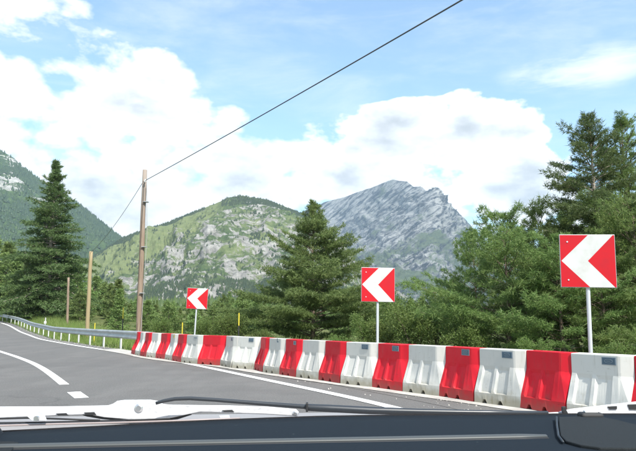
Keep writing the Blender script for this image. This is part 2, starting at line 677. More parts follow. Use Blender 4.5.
# ------------------------------------------------------------------ ground, road
gx = np.unique(np.concatenate([np.linspace(-6000, -200, 24), np.linspace(-200, -60, 29), np.linspace(-60, 30, 91), np.linspace(30, 200, 35), np.linspace(200, 6000, 24)]))
gy = np.unique(np.concatenate([np.linspace(-600, -40, 12), np.linspace(-40, 130, 171), np.linspace(130, 400, 40), np.linspace(400, 7000, 30)]))
XX, YY = np.meshgrid(gx, gy)
road_c = offset_path(EDGE, 3.6)[::4]
dmin = np.full(XX.shape, 1e9)
for q in road_c:
    dmin = np.minimum(dmin, np.hypot(XX - q[0], YY - q[1]))
bumpy = np.clip((dmin - 7.0) / 8, 0, 1)
ZZ = gz(XX, YY) - 0.035 + bumpy * 0.22 * fbm(XX / 6, YY / 6, oct=4) * np.clip(400 / (YY + 400), 0.2, 1)
v = np.stack([XX, YY, ZZ], -1).reshape(-1, 3)
nx, ny = len(gx), len(gy)
i = (np.arange(ny - 1)[:, None] * nx + np.arange(nx - 1)[None])
f = np.stack([i, i + 1, i + nx + 1, i + nx], -1).reshape(-1, 4)
g = link_mesh("ground", mesh_np("ground", v, f, MATS["ground"], smooth=True))
g["kind"] = "structure"
strip("road", EDGE, -0.75, 8.2, 0.0, MATS["asphalt"], 8, "structure")
ny_ = EDGE[:, 1] < 24.0
strip("road_shoulder", EDGE[ny_], -2.9, -0.745, 0.004, MATS["asphalt"], 3, "structure")
road = strip("edge_line", EDGE, -0.10, 0.10, 0.008, MATS["road_paint"], 1, "structure")
# solid centre line ends where the broken line starts
cl_path = EDGE
iy = np.argmin(np.abs(offset_path(EDGE, 3.85)[:, 1] - 12.55) + 10 * (EDGE[:, 1] < 2))
strip("centre_line", EDGE[iy:], 3.76, 3.94, 0.004, MATS["road_paint"], 1, "structure")
cc = offset_path(EDGE, 3.85)


def sub_path(y0, y1, n=6):
    ys = np.linspace(y0, y1, n)
    return np.stack([np.interp(ys, cc[:, 1], cc[:, 0]), ys], 1)


for (y0, y1) in [(10.35, 11.2), (7.2, 8.6), (3.0, 5.0), (-2.5, 0.0)]:
    q = sub_path(y0, y1)
    strip("centre_dash", q, -0.11, 0.11, 0.004, MATS["road_paint"], 1, "structure")

# ------------------------------------------------------------------ safety barriers
J = [(-6.80, 23.64), (-6.46, 22.93), (-6.09, 22.27), (-5.70, 21.61), (-5.22, 21.00), (-4.75, 20.35), (-4.36, 19.65), (-3.93, 18.92), (-3.32, 18.20),
     (-2.55, 17.56), (-2.13, 16.75), (-1.46, 16.14), (-1.18, 15.39), (-0.74, 14.74), (-0.34, 14.07), (0.16, 13.42), (0.58, 12.71), (1.16, 12.03),
     (1.63, 11.31), (2.15, 10.62), (2.54, 9.90), (3.04, 9.23), (3.41, 8.51), (3.90, 7.81), (4.32, 7.08), (4.70, 6.34)]
COLS = "RWRWRWRWRWWRWRWRWRWRWRWRW"

# kerb strip of pale concrete under and in front of the barriers
Jp = catmull([(-9.0, 27.2)] + [J[k] for k in range(0, 24, 3)] + [J[-1], (5.6, 4.4), (6.2, 2.2)], 0.5)
strip("kerb_strip", Jp[::-1], -0.45, 0.46, 0.012, MATS["concrete"], 2, "structure")


def barrier_mesh(name, m, tabm, L=0.82):
    """one interlocking water-filled module; x along the row, -y towards the road"""
    # stations: (x, recess depth, notch, tab)
    st = []

    def strip_(x0, x1, rec, notch, tab):
        st.append((x0, rec, notch, tab))
        st.append((x1, rec, notch, tab))
    e = 0.030
    h = L / 2
    cuts = [(-h, -h + 0.07, 0, 0, 0)]
    xs = [-h + 0.07, -h + 0.185, -h + 0.235, -h + 0.35]
    w0, rib = 0.205, 0.075
    x = -h + 0.085
    segs = [(-h, x, 0, 0, 0)]
    for k in range(2):
        a, b = x, x + w0
        mid = (a + b) / 2
        tab = 0
        segs += [(a, mid - 0.036, 1, 0, 0), (mid - 0.036, mid + 0.036, 1, 1, tab), (mid + 0.036, b, 1, 0, 0)]
        x = b
        if k < 1:
            segs.append((x, x + rib, 0, 0, 0))
            x += rib
    segs.append((x, h - 0.15, 0, 0, 0))
    segs.append((h - 0.15, h, 0, 0, 0))     # tapered tongue at the right end (upper wall only)
    vs, prof_n = [], None
    rows = []
    for (a, b, rec, notch, tab) in segs:
        for side, xx in ((0, a + (e / 2 if a > -h else 0)), (1, b - (e / 2 if b < h else 0))):
            r = 0.026 if rec else 0.0
            zb = 0.06 if notch else 0.0
            yt = 0.0
            zt = 0.80
            if tab == 1:
                yt, zt = 0.03, 0.80
            if tab == 2:
                yt = 0.13 * side
            tz = 0.055 if tab == 1 else 0.0
            F = [(-0.10 + yt, zt), (-0.10 + yt, 0.80 - tz - 0.002), (-0.105 + (yt if tab == 2 else 0), 0.79 - tz), (-0.115 + (yt if tab == 2 else 0), 0.545),
                 (-0.125 + (r * .6 if rec else 0) + (0.01 * side if tab == 2 else 0), 0.51 - (0.02 if rec else 0)), (-0.265 + r, 0.19 if not rec else 0.165), (-0.275, 0.155), (-0.285, zb), (-0.20, zb)]
            B = [(-y if not (tab == 2) else 0.10 if z > 0.6 else -y, z) for (y, z) in F][::-1]
            if tab in (1, 2):
                B = [(0.20, zb), (0.285, zb), (0.275, 0.155), (0.265 - r, 0.165 if rec else 0.19), (0.125 - r * .6, 0.49 if rec else 0.51), (0.115 - 0.03 * side * (tab == 2), 0.545),
                     (0.105 - 0.03 * side * (tab == 2), 0.79), (0.10 - 0.03 * side * (tab == 2), 0.798), (0.10 - 0.03 * side * (tab == 2), 0.80)]
            fw = L - 0.15
            po = -0.06 * (xx + h) / fw if xx + h < fw else -0.06 * (L - xx - h) / 0.15
            F = [(y + (po if z > 0.4 else 0), z) for (y, z) in F]
            rows.append([(xx, y, z) for (y, z) in F + B])
    n = len(rows[0])
    M = MB()
    vs = [p for r in rows for p in r]
    fs = []
    for a in range(len(rows) - 1):
        for k in range(n):
            k2 = (k + 1) % n
            fs.append((a * n + k, (a + 1) * n + k, (a + 1) * n + k2, a * n + k2))
    fs.append(tuple(range(n)))
    fs.append(tuple(range((len(rows) - 1) * n, len(rows) * n))[::-1])
    M.add(vs, fs)
    me = M.mesh(name, m, bevel=0.009, seg=2)
    return me


BM = {'R': barrier_mesh("barrier_body", MATS["plastic_red"], None), 'W': barrier_mesh("barrier_body", MATS["plastic_white"], None)}
M = MB()
M.box((-0.03, -0.118, 0.772), (0.075, 0.024, 0.04))  # pale block standing in for the lit notch, its light in the colour
TAB = {'R': M.mesh("lit_notch", MATS["tab_red"], bevel=0.006), 'W': M.mesh("lit_notch", MATS["tab_white"], bevel=0.006)}


def sticker_mesh(kind):
    M = MB()
    if kind == 'plate':
        M.box((0, 0, 0), (0.20, 0.006, 0.095), mi=1)
        M.box((0.0, -0.004, 0), (0.175, 0.004, 0.075), mi=0)
        for k in range(24):   # pale oval ring of print
            a = 2 * math.pi * k / 24
            M.box((0.055 * math.cos(a), -0.0075, 0.022 * math.sin(a)), (0.015, 0.002, 0.006), Matrix.Rotation(-a + math.pi / 2, 3, 'Y'), mi=1)
        M.box((0.0, -0.0075, 0.0), (0.06, 0.002, 0.008), mi=1)
    elif kind == 'small':
        M.box((0, 0, 0), (0.13, 0.006, 0.085), mi=1)
        M.box((0.012, -0.004, 0.0), (0.09, 0.004, 0.06), mi=0)
    elif kind == 'corner':
        M.box((0, 0, 0), (0.09, 0.006, 0.025), mi=0)
        M.box((-0.03, 0, 0.045), (0.03, 0.006, 0.07), mi=0)
    elif kind == 'faded':
        M.box((0, 0, 0), (0.22, 0.006, 0.03), mi=1)
    elif kind == 'yellow':
        M.box((0, 0, 0), (0.17, 0.006, 0.09), mi=2)
        M.box((0.01, -0.004, 0), (0.10, 0.004, 0.035), mi=1)
    return M.mesh("sticker", [MATS["sticker_blue"], MATS["sticker_grey"], MATS["sticker_yellow"]])


STK = {k: sticker_mesh(k) for k in ('plate', 'small', 'corner', 'faded', 'yellow')}
ordn = ["first", "second", "third", "fourth", "fifth", "sixth", "seventh", "eighth", "ninth", "tenth", "eleventh", "twelfth"]
stick = {5: 'yellow', 7: 'faded', 9: 'small', 10: 'plate', 12: 'corner', 13: 'small', 16: 'plate', 17: 'plate', 19: 'plate', 20: 'plate', 22: 'plate'}
words = {'yellow': 'with a yellow sticker', 'faded': 'with a faded grey strip sticker', 'small': 'with a small grey sticker', 'corner': 'with an L-shaped grey mark',
         'plate': 'with a blue-grey plate near its top'}
special = {0: "red road barrier beside the guardrail end, first in the row", 1: "white road barrier, second in the row from the guardrail end",
           8: "wide-facing red road barrier just right of the smallest chevron sign", 11: "narrow-looking red road barrier turned away from the road line",
           21: "red road barrier without sticker, left of the nearest chevron sign pole", 22: "white road barrier in front of the nearest chevron sign pole",
           23: "red road barrier cut off by the right picture edge", 24: "white road barrier beyond the last red one near the car"}
cnt = {'R': 0, 'W': 0}
for i, c in enumerate(COLS):
    a, b = Vector((*J[i], 0)), Vector((*J[i + 1], 0))
    d = b - a
    ln = d.length
    ang = math.atan2(d.y, d.x)
    nrm = Vector((-d.y, d.x, 0)).normalized()     # away from the road (left of a->b)
    mid = (a + b) / 2 + nrm * 0.10
    col = 'red' if c == 'R' else 'white'
    lab = special.get(i)
    if not lab:
        lab = ("%s barrier %s, %s %s one from guardrail end" if i in stick else "plain %s road barrier%s, %s %s one from the guardrail end") % (col, words[stick[i]] if i in stick else "", ordn[cnt[c]], col)
    cnt[c] += 1
    e = empty("road_barrier", (mid.x, mid.y, 0.013), lab, "barrier", "plastic barriers lined up along the kerb")
    e.rotation_euler = (math.radians(random.uniform(-0.8, 0.8)), 0, ang)
    o = link_mesh("body", BM[c], e)
    o.scale = (ln * 0.992 / 0.82, 1, 1)
    o2 = link_mesh("lit_notch", TAB[c], e)
    if i in stick:
        s = link_mesh("sticker", STK[stick[i]], e)
        s.location = (0.135 if i != 12 else 0.08, -0.160 if i != 12 else -0.15, 0.725)
        s.rotation_euler = (math.radians(-2), 0, math.radians(-5.2))

# ------------------------------------------------------------------ chevron signs
def chevron_sign(x, yd, zc, size, label, rz, tilt):
    e = empty("chevron_sign", (x, yd, 0), label, "road sign", "red and white curve signs behind the barriers")
    e.rotation_euler = (0, tilt, rz)
    h = size / 2
    M = MB()
    M.box((0, 0.0, zc), (size, 0.02, size))
    M.obj("backing_plate", MATS["sign_back"], e, bevel=0.004)
    M = MB()
    hh = h - 0.008
    z0, z1 = zc - hh, zc + hh
    y = -0.0125
    # white chevron pointing left
    wt = 0.50 * size
    tip = -hh * 0.97
    P = [(tip, zc), (0.02 * size, z1), (hh - 0.02, z1), (0.5 * size - wt + 0.0 * size, zc), (hh - 0.02, z0), (0.02 * size, z0)]
    M.add([(px, y, pz) for px, pz in P], [(0, 3, 2, 1), (0, 5, 4, 3)])
    M.obj("white_arrow", MATS["sign_white"], e)
    M = MB()
    xi = 0.5 * size - wt
    M.add([(-hh, y, z0), (-hh, y, z1), (0.02 * size, y, z1), (tip, y, zc), (0.02 * size, y, z0)], [(0, 3, 2, 1), (0, 4, 3)])
    M.add([(xi, y, zc), (hh - 0.02, y, z1), (hh, y, z1), (hh, y, z0), (hh - 0.02, y, z0)], [(0, 1, 2, 3, 4)])
    o = M.obj("red_field", MATS["sign_red"], e)
    for m_ in (o,):
        bm = bmesh.new(); bm.from_mesh(m_.data)
        bmesh.ops.recalc_face_normals(bm, faces=bm.faces)
        for fa in bm.faces:
            if fa.normal.y > 0: fa.normal_flip()
        bm.to_mesh(m_.data); bm.free()
    for sx_ in (-1, 1):
        for sz_ in (-1, 1):
            M = MB()
            M.tube([(sx_ * h * .72, -0.013, zc + sz_ * h * .72), (sx_ * h * .72, -0.02, zc + sz_ * h * .72)], 0.012, 8)
            if sx_ == -1:
                M.obj("bolt", MATS["pole_metal"], e)
    M = MB()
    M.tube([(-0.0, 0.045, -0.1), (-0.0, 0.045, zc + h * 0.8)], 0.03, 12)
    M.obj("pole", MATS["pole_metal"], e, smooth=False)
    for dz in (-.55, .55):
        M = MB()
        M.box((0, 0.045, zc + dz * h), (0.09, 0.075, 0.035))
        M.obj("clamp", MATS["sign_back"], e, bevel=0.004)


p3, p2, p1 = at(584.5, 261, 9.2), at(376.5, 284.7, 14.2), at(195, 298.5, 24.2)
chevron_sign(p3[0], 9.2, p3[2], 0.79, "largest red and white chevron sign on a grey pole beside the pine trees", math.radians(-8), math.radians(1.2))
chevron_sign(p2[0], 14.2, p2[2], 0.78, "middle-sized red and white chevron sign beside the tall central fir", math.radians(6), math.radians(1.0))
chevron_sign(p1[0], 24.2, p1[2], 0.80, "smallest red and white chevron sign below the green mountain, right of the tall pole", math.radians(14), math.radians(2.4))

# ------------------------------------------------------------------ guardrail
RAILP = offset_path(EDGE, -0.85)
k0 = np.argmin(np.hypot(RAILP[:, 0] + 6.6, RAILP[:, 1] - 25.2) + 50 * (RAILP[:, 1] < 15))
rail = RAILP[k0 - 1:]
rr = empty("guardrail", (rail[0][0], rail[0][1], 0), "galvanised steel guardrail on white posts along the outer curve of the road", "guardrail")
rs = np.r_[0, np.cumsum(np.linalg.norm(np.diff(rail, axis=0), axis=1))]


def rail_at(s, off=0.0):
    x = np.interp(s, rs, rail[:, 0]); y = np.interp(s, rs, rail[:, 1])
    x2 = np.interp(s + 0.1, rs, rail[:, 0]); y2 = np.interp(s + 0.1, rs, rail[:, 1])
    t = np.array([x2 - x, y2 - y]); t /= np.linalg.norm(t) + 1e-9
    return x - t[1] * off, y + t[0] * off, float(gz(x, y)), t


prof = [(0.0, .80), (0.035, .785), (0.08, .75), (0.08, .70), (0.015, .65), (0.015, .61), (0.08, .55), (0.08, .50), (0.035, .465), (0.0, .45)]
sB = 0.0
while sB < rs[-1] - 4.5:
    n = 9
    vs = []
    for k in range(n):
        s_ = sB + 4.02 * k / (n - 1)
        for (o_, z_) in prof:
            x, y, z, t_ = rail_at(s_, o_)
            vs.append((x - rail[0][0], y - rail[0][1], z + z_))
    for k in range(n):       # back sheet 4 mm behind, so that the beam has thickness
        s_ = sB + 4.02 * k / (n - 1)
        for (o_, z_) in prof:
            x, y, z, t_ = rail_at(s_, o_ - 0.005)
            vs.append((x - rail[0][0], y - rail[0][1], z + z_))
    m = len(prof)
    fs = []
    for k in range(n - 1):
        for q in range(m - 1):
            a = k * m + q
            fs.append((a, a + 1, a + m + 1, a + m))
            a += n * m
            fs.append((a, a + m, a + m + 1, a + 1))
    M = MB(); M.add(vs, fs)
    M.obj("beam", MATS["galvanised"], rr, smooth=True)
    sB += 4.0
sP = 0.9
ks = 0
PM = MB()
PM.box((0, 0, 0.33), (0.14, 0.06, 0.82))
PM.box((0.0, 0.03, 0.62), (0.06, 0.06, 0.24))
pme = PM.mesh("post", MATS["post_metal"], bevel=0.004)
while sP < rs[-1] - 6:
    x, y, z, t_ = rail_at(sP, -0.055)
    o = link_mesh("post", pme, rr, (x - rail[0][0], y - rail[0][1], z))
    o.rotation_euler = (0, 0, math.atan2(t_[1], t_[0]))
    sP += 2.85
# flared end piece
x, y, z, t_ = rail_at(0.0)
M = MB()
pts = []
ang0 = math.atan2(-t_[1], -t_[0])
vs, fs = [], []
for k in range(7):
    a = ang0 - k * 0.12
    s_ = 0.11 * k
    px, py = -t_[0] * s_ + 0.1 * t_[1] * (k / 6) ** 2 * 2, -t_[1] * s_ - 0.1 * t_[0] * (k / 6) ** 2 * 2
    sh = 1 - 0.25 * (k / 6) ** 2
    for (o_, z_) in prof:
        vs.append((px - t_[1] * o_ * sh, py + t_[0] * o_ * sh, .62 + (z_ - .62) * sh))
m = len(prof)
for k in range(6):
    for q in range(m - 1):
        a_ = k * m + q
        fs.append((a_, a_ + m, a_ + m + 1, a_ + 1))
M.add(vs, fs)
M.obj("end_piece", MATS["galvanised"], rr, smooth=True)

# ------------------------------------------------------------------ utility poles and wires
def pole(xb, yb, Y, xt, yt, rb, rt, m, label, name="utility_pole"):
    X0, _, _ = at(xb, yb, Y)
    X1, _, Z1 = at(xt, yt, Y)
    zb = float(gz(X0, Y)) - 0.2
    e = empty(name, (X0, Y, 0), label, "utility pole", "wooden poles behind the guardrail")
    n = 9
    M = MB()
    pts = [(((X1 - X0) * k / n) + 0.008 * math.sin(k * 1.7), 0.008 * math.sin(k * 2.3), zb + (Z1 - zb) * k / n) for k in range(n + 1)]
    M.tube(pts, [rb + (rt - rb) * k / n for k in range(n + 1)], 12)
    M.obj("shaft", m, e, smooth=True)
    return e, Vector((X1, Y, Z1)), Vector((X0, Y, zb))


pe, ptop, pbot = pole(139, 330, 27.0, 144.8, 170, 0.135, 0.10, MATS["pole_wood"], "tall brown wooden pole with an overhead cable, beside the guardrail end")
hook = Vector(at(145.5, 183.5, 27.0)) - Vector(pe.location)
M = MB()
M.tube([hook + Vector((0, 0.0, 0)), hook + Vector((0.0, -0.22, 0.0)), hook + Vector((0.04, -0.24, 0.06))], 0.02, 6)
M.obj("bracket", MATS["sign_back"], pe)
M = MB()
M.tube([hook + Vector((0.05, -0.24, 0.02)), hook + Vector((0.05, -0.24, 0.14))], [0.045, 0.03], 8)
M.obj("insulator", MATS["ceramic"], pe)
M = MB()
dl = [hook + Vector((0.10, -0.16, -0.1)), Vector((0.22, -0.18, 5.0)), Vector((0.20, -0.2, 3.0)), Vector((0.13, -0.2, 0.6)), Vector((0.16, -0.2, -0.05))]
M.tube(dl, 0.011, 6)
M.obj("down_cable", MATS["cable_grey"], pe)
for zz in (6.4, 4.4, 2.4):
    M = MB()
    xx = (ptop.x - pbot.x) * zz / 8
    M.box((xx + 0.13, -0.1, zz), (0.22, 0.2, 0.03))
    M.obj("cable_clip", MATS["sign_back"], pe)
e2, p2top, _ = pole(87.5, 327, 42.0, 91, 251.5, 0.14, 0.12, MATS["pole_wood_tan"], "tan wooden pole standing between the tall pole and the thin pole")
e3, p3top, _ = pole(67.5, 324, 60.0, 68.5, 277.5, 0.12, 0.10, MATS["pole_wood"], "thin brown pole against the large spruce, beside the guardrail")


def wire(name, a, b, sag, r, label, m="cable_black", n=40):
    M = MB()
    a, b = Vector(a), Vector(b)
    pts = []
    for k in range(n + 1):
        t_ = k / n
        p = a.lerp(b, t_)
        p.z -= sag * 4 * t_ * (1 - t_)
        pts.append(p)
    M.tube(pts, r, 6)
    o = M.obj(name, MATS[m])
    return setp(o, label, "cable")


h0 = hook + Vector(pe.location) + Vector((0.05, -0.24, 0.08))
q10 = Vector(at(462, 0, 10.0)) + Vector((0, 0, 0.15))
dirw = (q10 - h0) / (h0.y - 10.0)
pend = h0 + dirw * (h0.y + 7.0)
# supporting pole behind the car on the right, so the cable hangs from something
XB = pend.x
e4 = empty("utility_pole", (XB, pend.y, 0), "brown wooden pole behind the car carrying the near end of the overhead cable", "utility pole", "wooden poles behind the guardrail")
M = MB(); M.tube([(0, 0.13, -0.2), (0, 0.13, pend.z + 0.7)], [0.15, 0.11], 12); M.obj("shaft", MATS["pole_wood"], e4, smooth=True)
wire("overhead_cable", h0, pend, 0.15, 0.0145, "dark overhead cable rising from the tall pole across the road")
far_end = Vector(at(112, 232, 60.0))
wire("far_cable", h0 + Vector((-0.1, 0.1, 0)), p2top + Vector((0, -0.1, -0.1)), 0.3, 0.012, "thin dark cable sagging from the tall brown pole down to the tan pole", n=20)

# ------------------------------------------------------------------ snow marker stakes
def stake(x, ytop, Y, r, label, plain=False):
    X, _, Z = at(x, ytop, Y)
    e = empty("marker_stake", (X, Y, 0), label, "marker stake", "yellow and black snow stakes behind the road edge")
    zs = [-0.1, Z * 0.36, Z * 0.72, Z] if not plain else [-0.1, Z * 0.55, Z * 0.56, Z]
    for nm, a, b, m in (("lower_band", zs[0], zs[1], "yellow_paint"), ("middle_band", zs[1], zs[2], "black_paint"), ("upper_band", zs[2], zs[3], "yellow_paint")):
        M = MB()
        M.tube([(0, 0, a), (0, 0, b)], r, 8)
        M.obj(nm, MATS[m], e)


stake(123.4, 307.5, 29.0, 0.026, "yellow and black snow stake left of the tall brown pole")
stake(239, 313, 21.0, 0.021, "yellow and black snow stake behind the barriers, right of the smallest chevron sign")
stake(182.5, 322.5, 24.0, 0.02, "short yellow stake just left of the smallest chevron sign", True)
stake(95, 323, 36.0, 0.03, "short yellow stake beside the tan wooden pole", True)
X, _, Z = at(45.5, 321, 58)
e = empty("marker_post", (X, 58, float(gz(X, 58))), "small white plate on a short post behind the far guardrail", "marker post")
M = MB(); M.box((0, 0, 0.45), (0.06, 0.06, 1.1)); M.obj("post", MATS["post_metal"], e)
M = MB(); M.box((0, -0.05, Z - float(gz(X, 58)) - 0.12), (0.2, 0.03, 0.2)); M.obj("plate", MATS["tab_white"], e)

# ------------------------------------------------------------------ trees
def tuft_mesh(name, P, Dd, k, ln, wd, spread, m, seed, curl=0.0):
    """k narrow leaf triangles at every position P, fanned round direction Dd"""
    r = np.random.default_rng(seed)
    n = len(P)
    P = np.repeat(P, k, 0)
    Dd = np.repeat(Dd, k, 0)
    d = Dd + r.normal(size=Dd.shape) * spread
    d /= np.linalg.norm(d, axis=1)[:, None] + 1e-9
    s = np.cross(d, r.normal(size=d.shape))
    s /= np.linalg.norm(s, axis=1)[:, None] + 1e-9
    L = ln * (0.6 + 0.8 * r.random((n * k, 1)))
    W = wd * (0.7 + 0.6 * r.random((n * k, 1)))
    P = P + r.normal(size=P.shape) * ln * 0.25
    a, b, c = P - s * W / 2, P + s * W / 2, P + d * L
    c[:, 2] += curl * ln
    v = np.stack([a, b, c], 1).reshape(-1, 3)
    f = np.arange(len(v)).reshape(-1, 3)
    return mesh_np(name, v, f, m)


def conifer(name, seed, H, R, spacing=0.35, per=5, base=0.12, shape=1.0, up=0.1, droop=0.35, k=6, ln=0.14, wd=0.03, step=0.16, spread=0.5,
            side=0.45, leaf="needles_spruce", bark="bark", jitter=0.25, sparse=0.0, lean=(0, 0), trunk_r=None, tip_only=0.25, gap=0.0, lump=0.0, topw=0.06):
    r = np.random.default_rng(seed)
    tr = trunk_r or H * 0.017
    P, Q = [], []
    M = MB()
    n = 10
    tp = [Vector((lean[0] * max(0, z / H) ** 1.5 + 0.04 * math.sin(z * 1.3 + seed), lean[1] * max(0, z / H) ** 1.5 + 0.04 * math.cos(z * 1.1 + seed), z)) for z in [H * q / n - (0.15 if q == 0 else 0) for q in range(n + 1)]]
    M.tube(tp, [tr * (1 - 0.93 * q / n) for q in range(n + 1)], 8)

    def tpos(z):
        q = max(0, min(n - 1e-6, z / H * n)); i_ = int(q)
        return tp[i_].lerp(tp[i_ + 1], q - i_)
    z = H * base
    while z < H * 0.985:
        t_ = (z / H - base) / (1 - base)
        prof = (1 - t_) ** shape * min(1.0, 0.55 + t_ * 4)
        prof = max(prof, topw * (1 - t_) * 3)
        nb = max(3, int(per * (0.55 + 0.45 * (1 - t_)) + r.random()))
        a0 = r.random() * 6.28
        for b in range(nb):
            az_ = a0 + 6.283 * b / nb + r.normal() * 0.3
            if r.random() < sparse:
                continue
            L = R * prof * (1 + jitter * r.normal())
            if lump:
                L *= 1 + lump * math.sin(az_ * 2 + z * 2.1 + seed)
            L = max(L, 0.035 * R, 0.12)
            e0 = up + 0.75 * t_ ** 2 + 0.12 * r.normal()
            pz = tpos(z + r.normal() * spacing * 0.25)
            m_ = max(3, int(L / step) + 1)
            prev = Vector(pz)
            pts = [prev.copy()]
            for q in range(m_):
                s_ = (q + 1) / m_
                ee = e0 - droop * s_ * (1 - 0.7 * t_) + 0.35 * max(0, s_ - 0.7)
                d = Vector((math.cos(az_) * math.cos(ee), math.sin(az_) * math.cos(ee), math.sin(ee)))
                prev = prev + d * (L / m_)
                pts.append(prev.copy())
                if s_ < tip_only:
                    continue
                if r.random() < gap:
                    continue
                P.append(prev[:]); Q.append(d[:])
                sl = side * L * (1 - 0.75 * s_) + 0.08
                ns = max(1, int(sl / step))
                for sgn in (-1, 1):
                    sd_ = Vector((-math.sin(az_) * sgn, math.cos(az_) * sgn, 0)) * 0.8 + d * 0.6
                    sd_.normalize()
                    for u_ in range(ns):
                        if r.random() < 0.12:
                            continue
                        pp = prev + sd_ * (sl * (u_ + 0.6 + 0.3 * r.random()) / ns)
                        pp.z -= 0.08 * sl * (u_ + 1) / ns + 0.04 * r.normal()
                        P.append(pp[:]); Q.append((sd_ + Vector((0, 0, 0.1)))[:])
            if L > 0.5:
                M.tube([pts[0], pts[len(pts) // 2], pts[-1]], [max(0.008, tr * 0.22 * (1 - t_ * .5)), max(0.006, tr * 0.13), 0.003], 4, caps=False)
        z += spacing * (0.75 + 0.5 * r.random()) * (1 - 0.35 * t_)
    P.append((tp[-1].x, tp[-1].y, H * 0.99)); Q.append((0, 0, 1))
    P, Q = np.array(P), np.array(Q)
    cm = tuft_mesh("crown", P, Q, k, ln, wd, spread, MATS[leaf], seed + 5)
    tm = M.mesh("trunk", MATS[bark], smooth=True)
    return tm, cm


def bush(seed, H, R, n=1500, ln=0.09, wd=0.05, leaf="leaves_bush"):
    r = np.random.default_rng(seed)
    M = MB()
    P, Q = [], []
    for k in range(9):
        a = r.random() * 6.28
        l_ = H * (0.6 + 0.45 * r.random())
        o = R * (0.25 + 0.7 * r.random())
        tip = Vector((math.cos(a) * o, math.sin(a) * o, l_ * (0.75 + 0.25 * r.random())))
        mid = tip * 0.5 + Vector((0, 0, 0.12 * H))
        M.tube([(0, 0, -0.05), mid, tip], [0.025, 0.016, 0.004], 4, caps=False)
        m_ = n // 9
        for q in range(m_):
            s_ = 0.2 + 0.8 * r.random() ** 0.7
            c = Vector((0, 0, 0)).lerp(mid, s_ * 2) if s_ < 0.5 else mid.lerp(tip, s_ * 2 - 1)
            d = Vector(r.normal(size=3))
            d.normalize()
            rad = (0.16 + 0.16 * R) * (1.15 - 0.55 * s_) * r.random() ** 0.4
            pp = c + d * rad * 1.5
            pp.z = max(0.03, pp.z)
            P.append(pp[:]); Q.append((d + Vector((0, 0, 0.3)))[:])
    return M.mesh("stem", MATS["bark"]), tuft_mesh("foliage", np.array(P), np.array(Q), 3, ln, wd, 0.6, MATS[leaf], seed + 3)


def plant_tree(meshes, x, y, z, rot, sc, label, name="conifer_tree", cat="tree", group=None, parts=("trunk", "crown")):
    e = empty(name, (x, y, z), label, cat, group)
    e.rotation_euler = (0, 0, rot)
    e.scale = sc if hasattr(sc, "__len__") else (sc, sc, sc)
    link_mesh(parts[0], meshes[0], e)
    link_mesh(parts[1], meshes[1], e)
    return e


def X_at(x, Y):
    return at(x, 320, Y)[0]


def put(meshes, x, Y, rot, sc, label, **kw):
    X = X_at(x, Y)
    return plant_tree(meshes, X, Y, float(gz(X, Y)) - 0.05, rot, sc, label, **kw)


# the tall spruce on the left
m = conifer("spruce", 11, 19.6, 5.1, spacing=0.42, per=9, base=0.05, shape=1.0, up=-0.05, droop=0.45, k=8, ln=0.34, wd=0.10, step=0.36, spread=0.5,
            leaf="needles_spruce", bark="bark_pale", jitter=0.34, sparse=0.12, gap=0.12, lump=0.24, side=0.45)
put(m, 46, 74, 0.5, 1.0, "tall dark spruce with pointed top behind the guardrail, highest tree at left", name="spruce_tree")
m = conifer("spruce", 12, 16.0, 2.6, spacing=0.45, per=6, base=0.1, shape=0.9, up=0.05, droop=0.3, k=6, ln=0.40, wd=0.11, step=0.36, spread=0.5,
            leaf="needles_spruce", bark="bark_pale", jitter=0.25, sparse=0.15, gap=0.15)
put(m, 43, 77, 1.5, 1.0, "slimmer spruce growing against the left side of the tallest spruce", name="spruce_tree")
dark = [conifer("dark", 20 + q, 9.5, 2.8, spacing=0.5, per=7, base=0.05, shape=0.8, up=0.05, droop=0.25, k=6, ln=0.42, wd=0.13, step=0.4, spread=0.55,
                leaf="needles_mid", jitter=0.3, lump=0.3) for q in range(2)]
for (x, Y, s_, r_, lab) in [(-14, 88, 1.25, 0.2, "dark conifer at the left picture edge above the far guardrail"), (3, 92, 1.15, 1.4, "dark conifer behind the far guardrail end, left of the tall spruce"),
                            (14, 84, 0.85, 2.6, "bushy dark conifer left of the tall spruce's foot"), (26, 80, 0.8, 4.4, "low dark conifer touching the left foot of the tall spruce"),
                            (76, 82, 0.78, 0.9, "dark conifer between the thin pole and the tan pole"), (64, 90, 0.9, 5.1, "dark conifer right behind the tall spruce and thin pole"),
                            (36, 95, 1.1, 3.3, "dark conifer half hidden behind the tall spruce")]:
    put(dark[int(r_ * 10) % 2], x, Y, r_, s_, lab, group="dark trees round the tall spruce")

# the central fir
m = conifer("fir", 31, 7.8, 3.7, spacing=0.24, per=8, base=0.02, shape=0.95, up=0.28, droop=0.25, k=16, ln=0.17, wd=0.036, step=0.18, spread=1.0,
            topw=0.02, leaf="needles_fir", jitter=0.30, sparse=0.08, gap=0.16, lump=0.16, side=0.40, tip_only=0.35)
put(m, 313, 34, 0.3, 1.0, "broad green fir in the middle, left of the middle chevron sign", name="fir_tree")

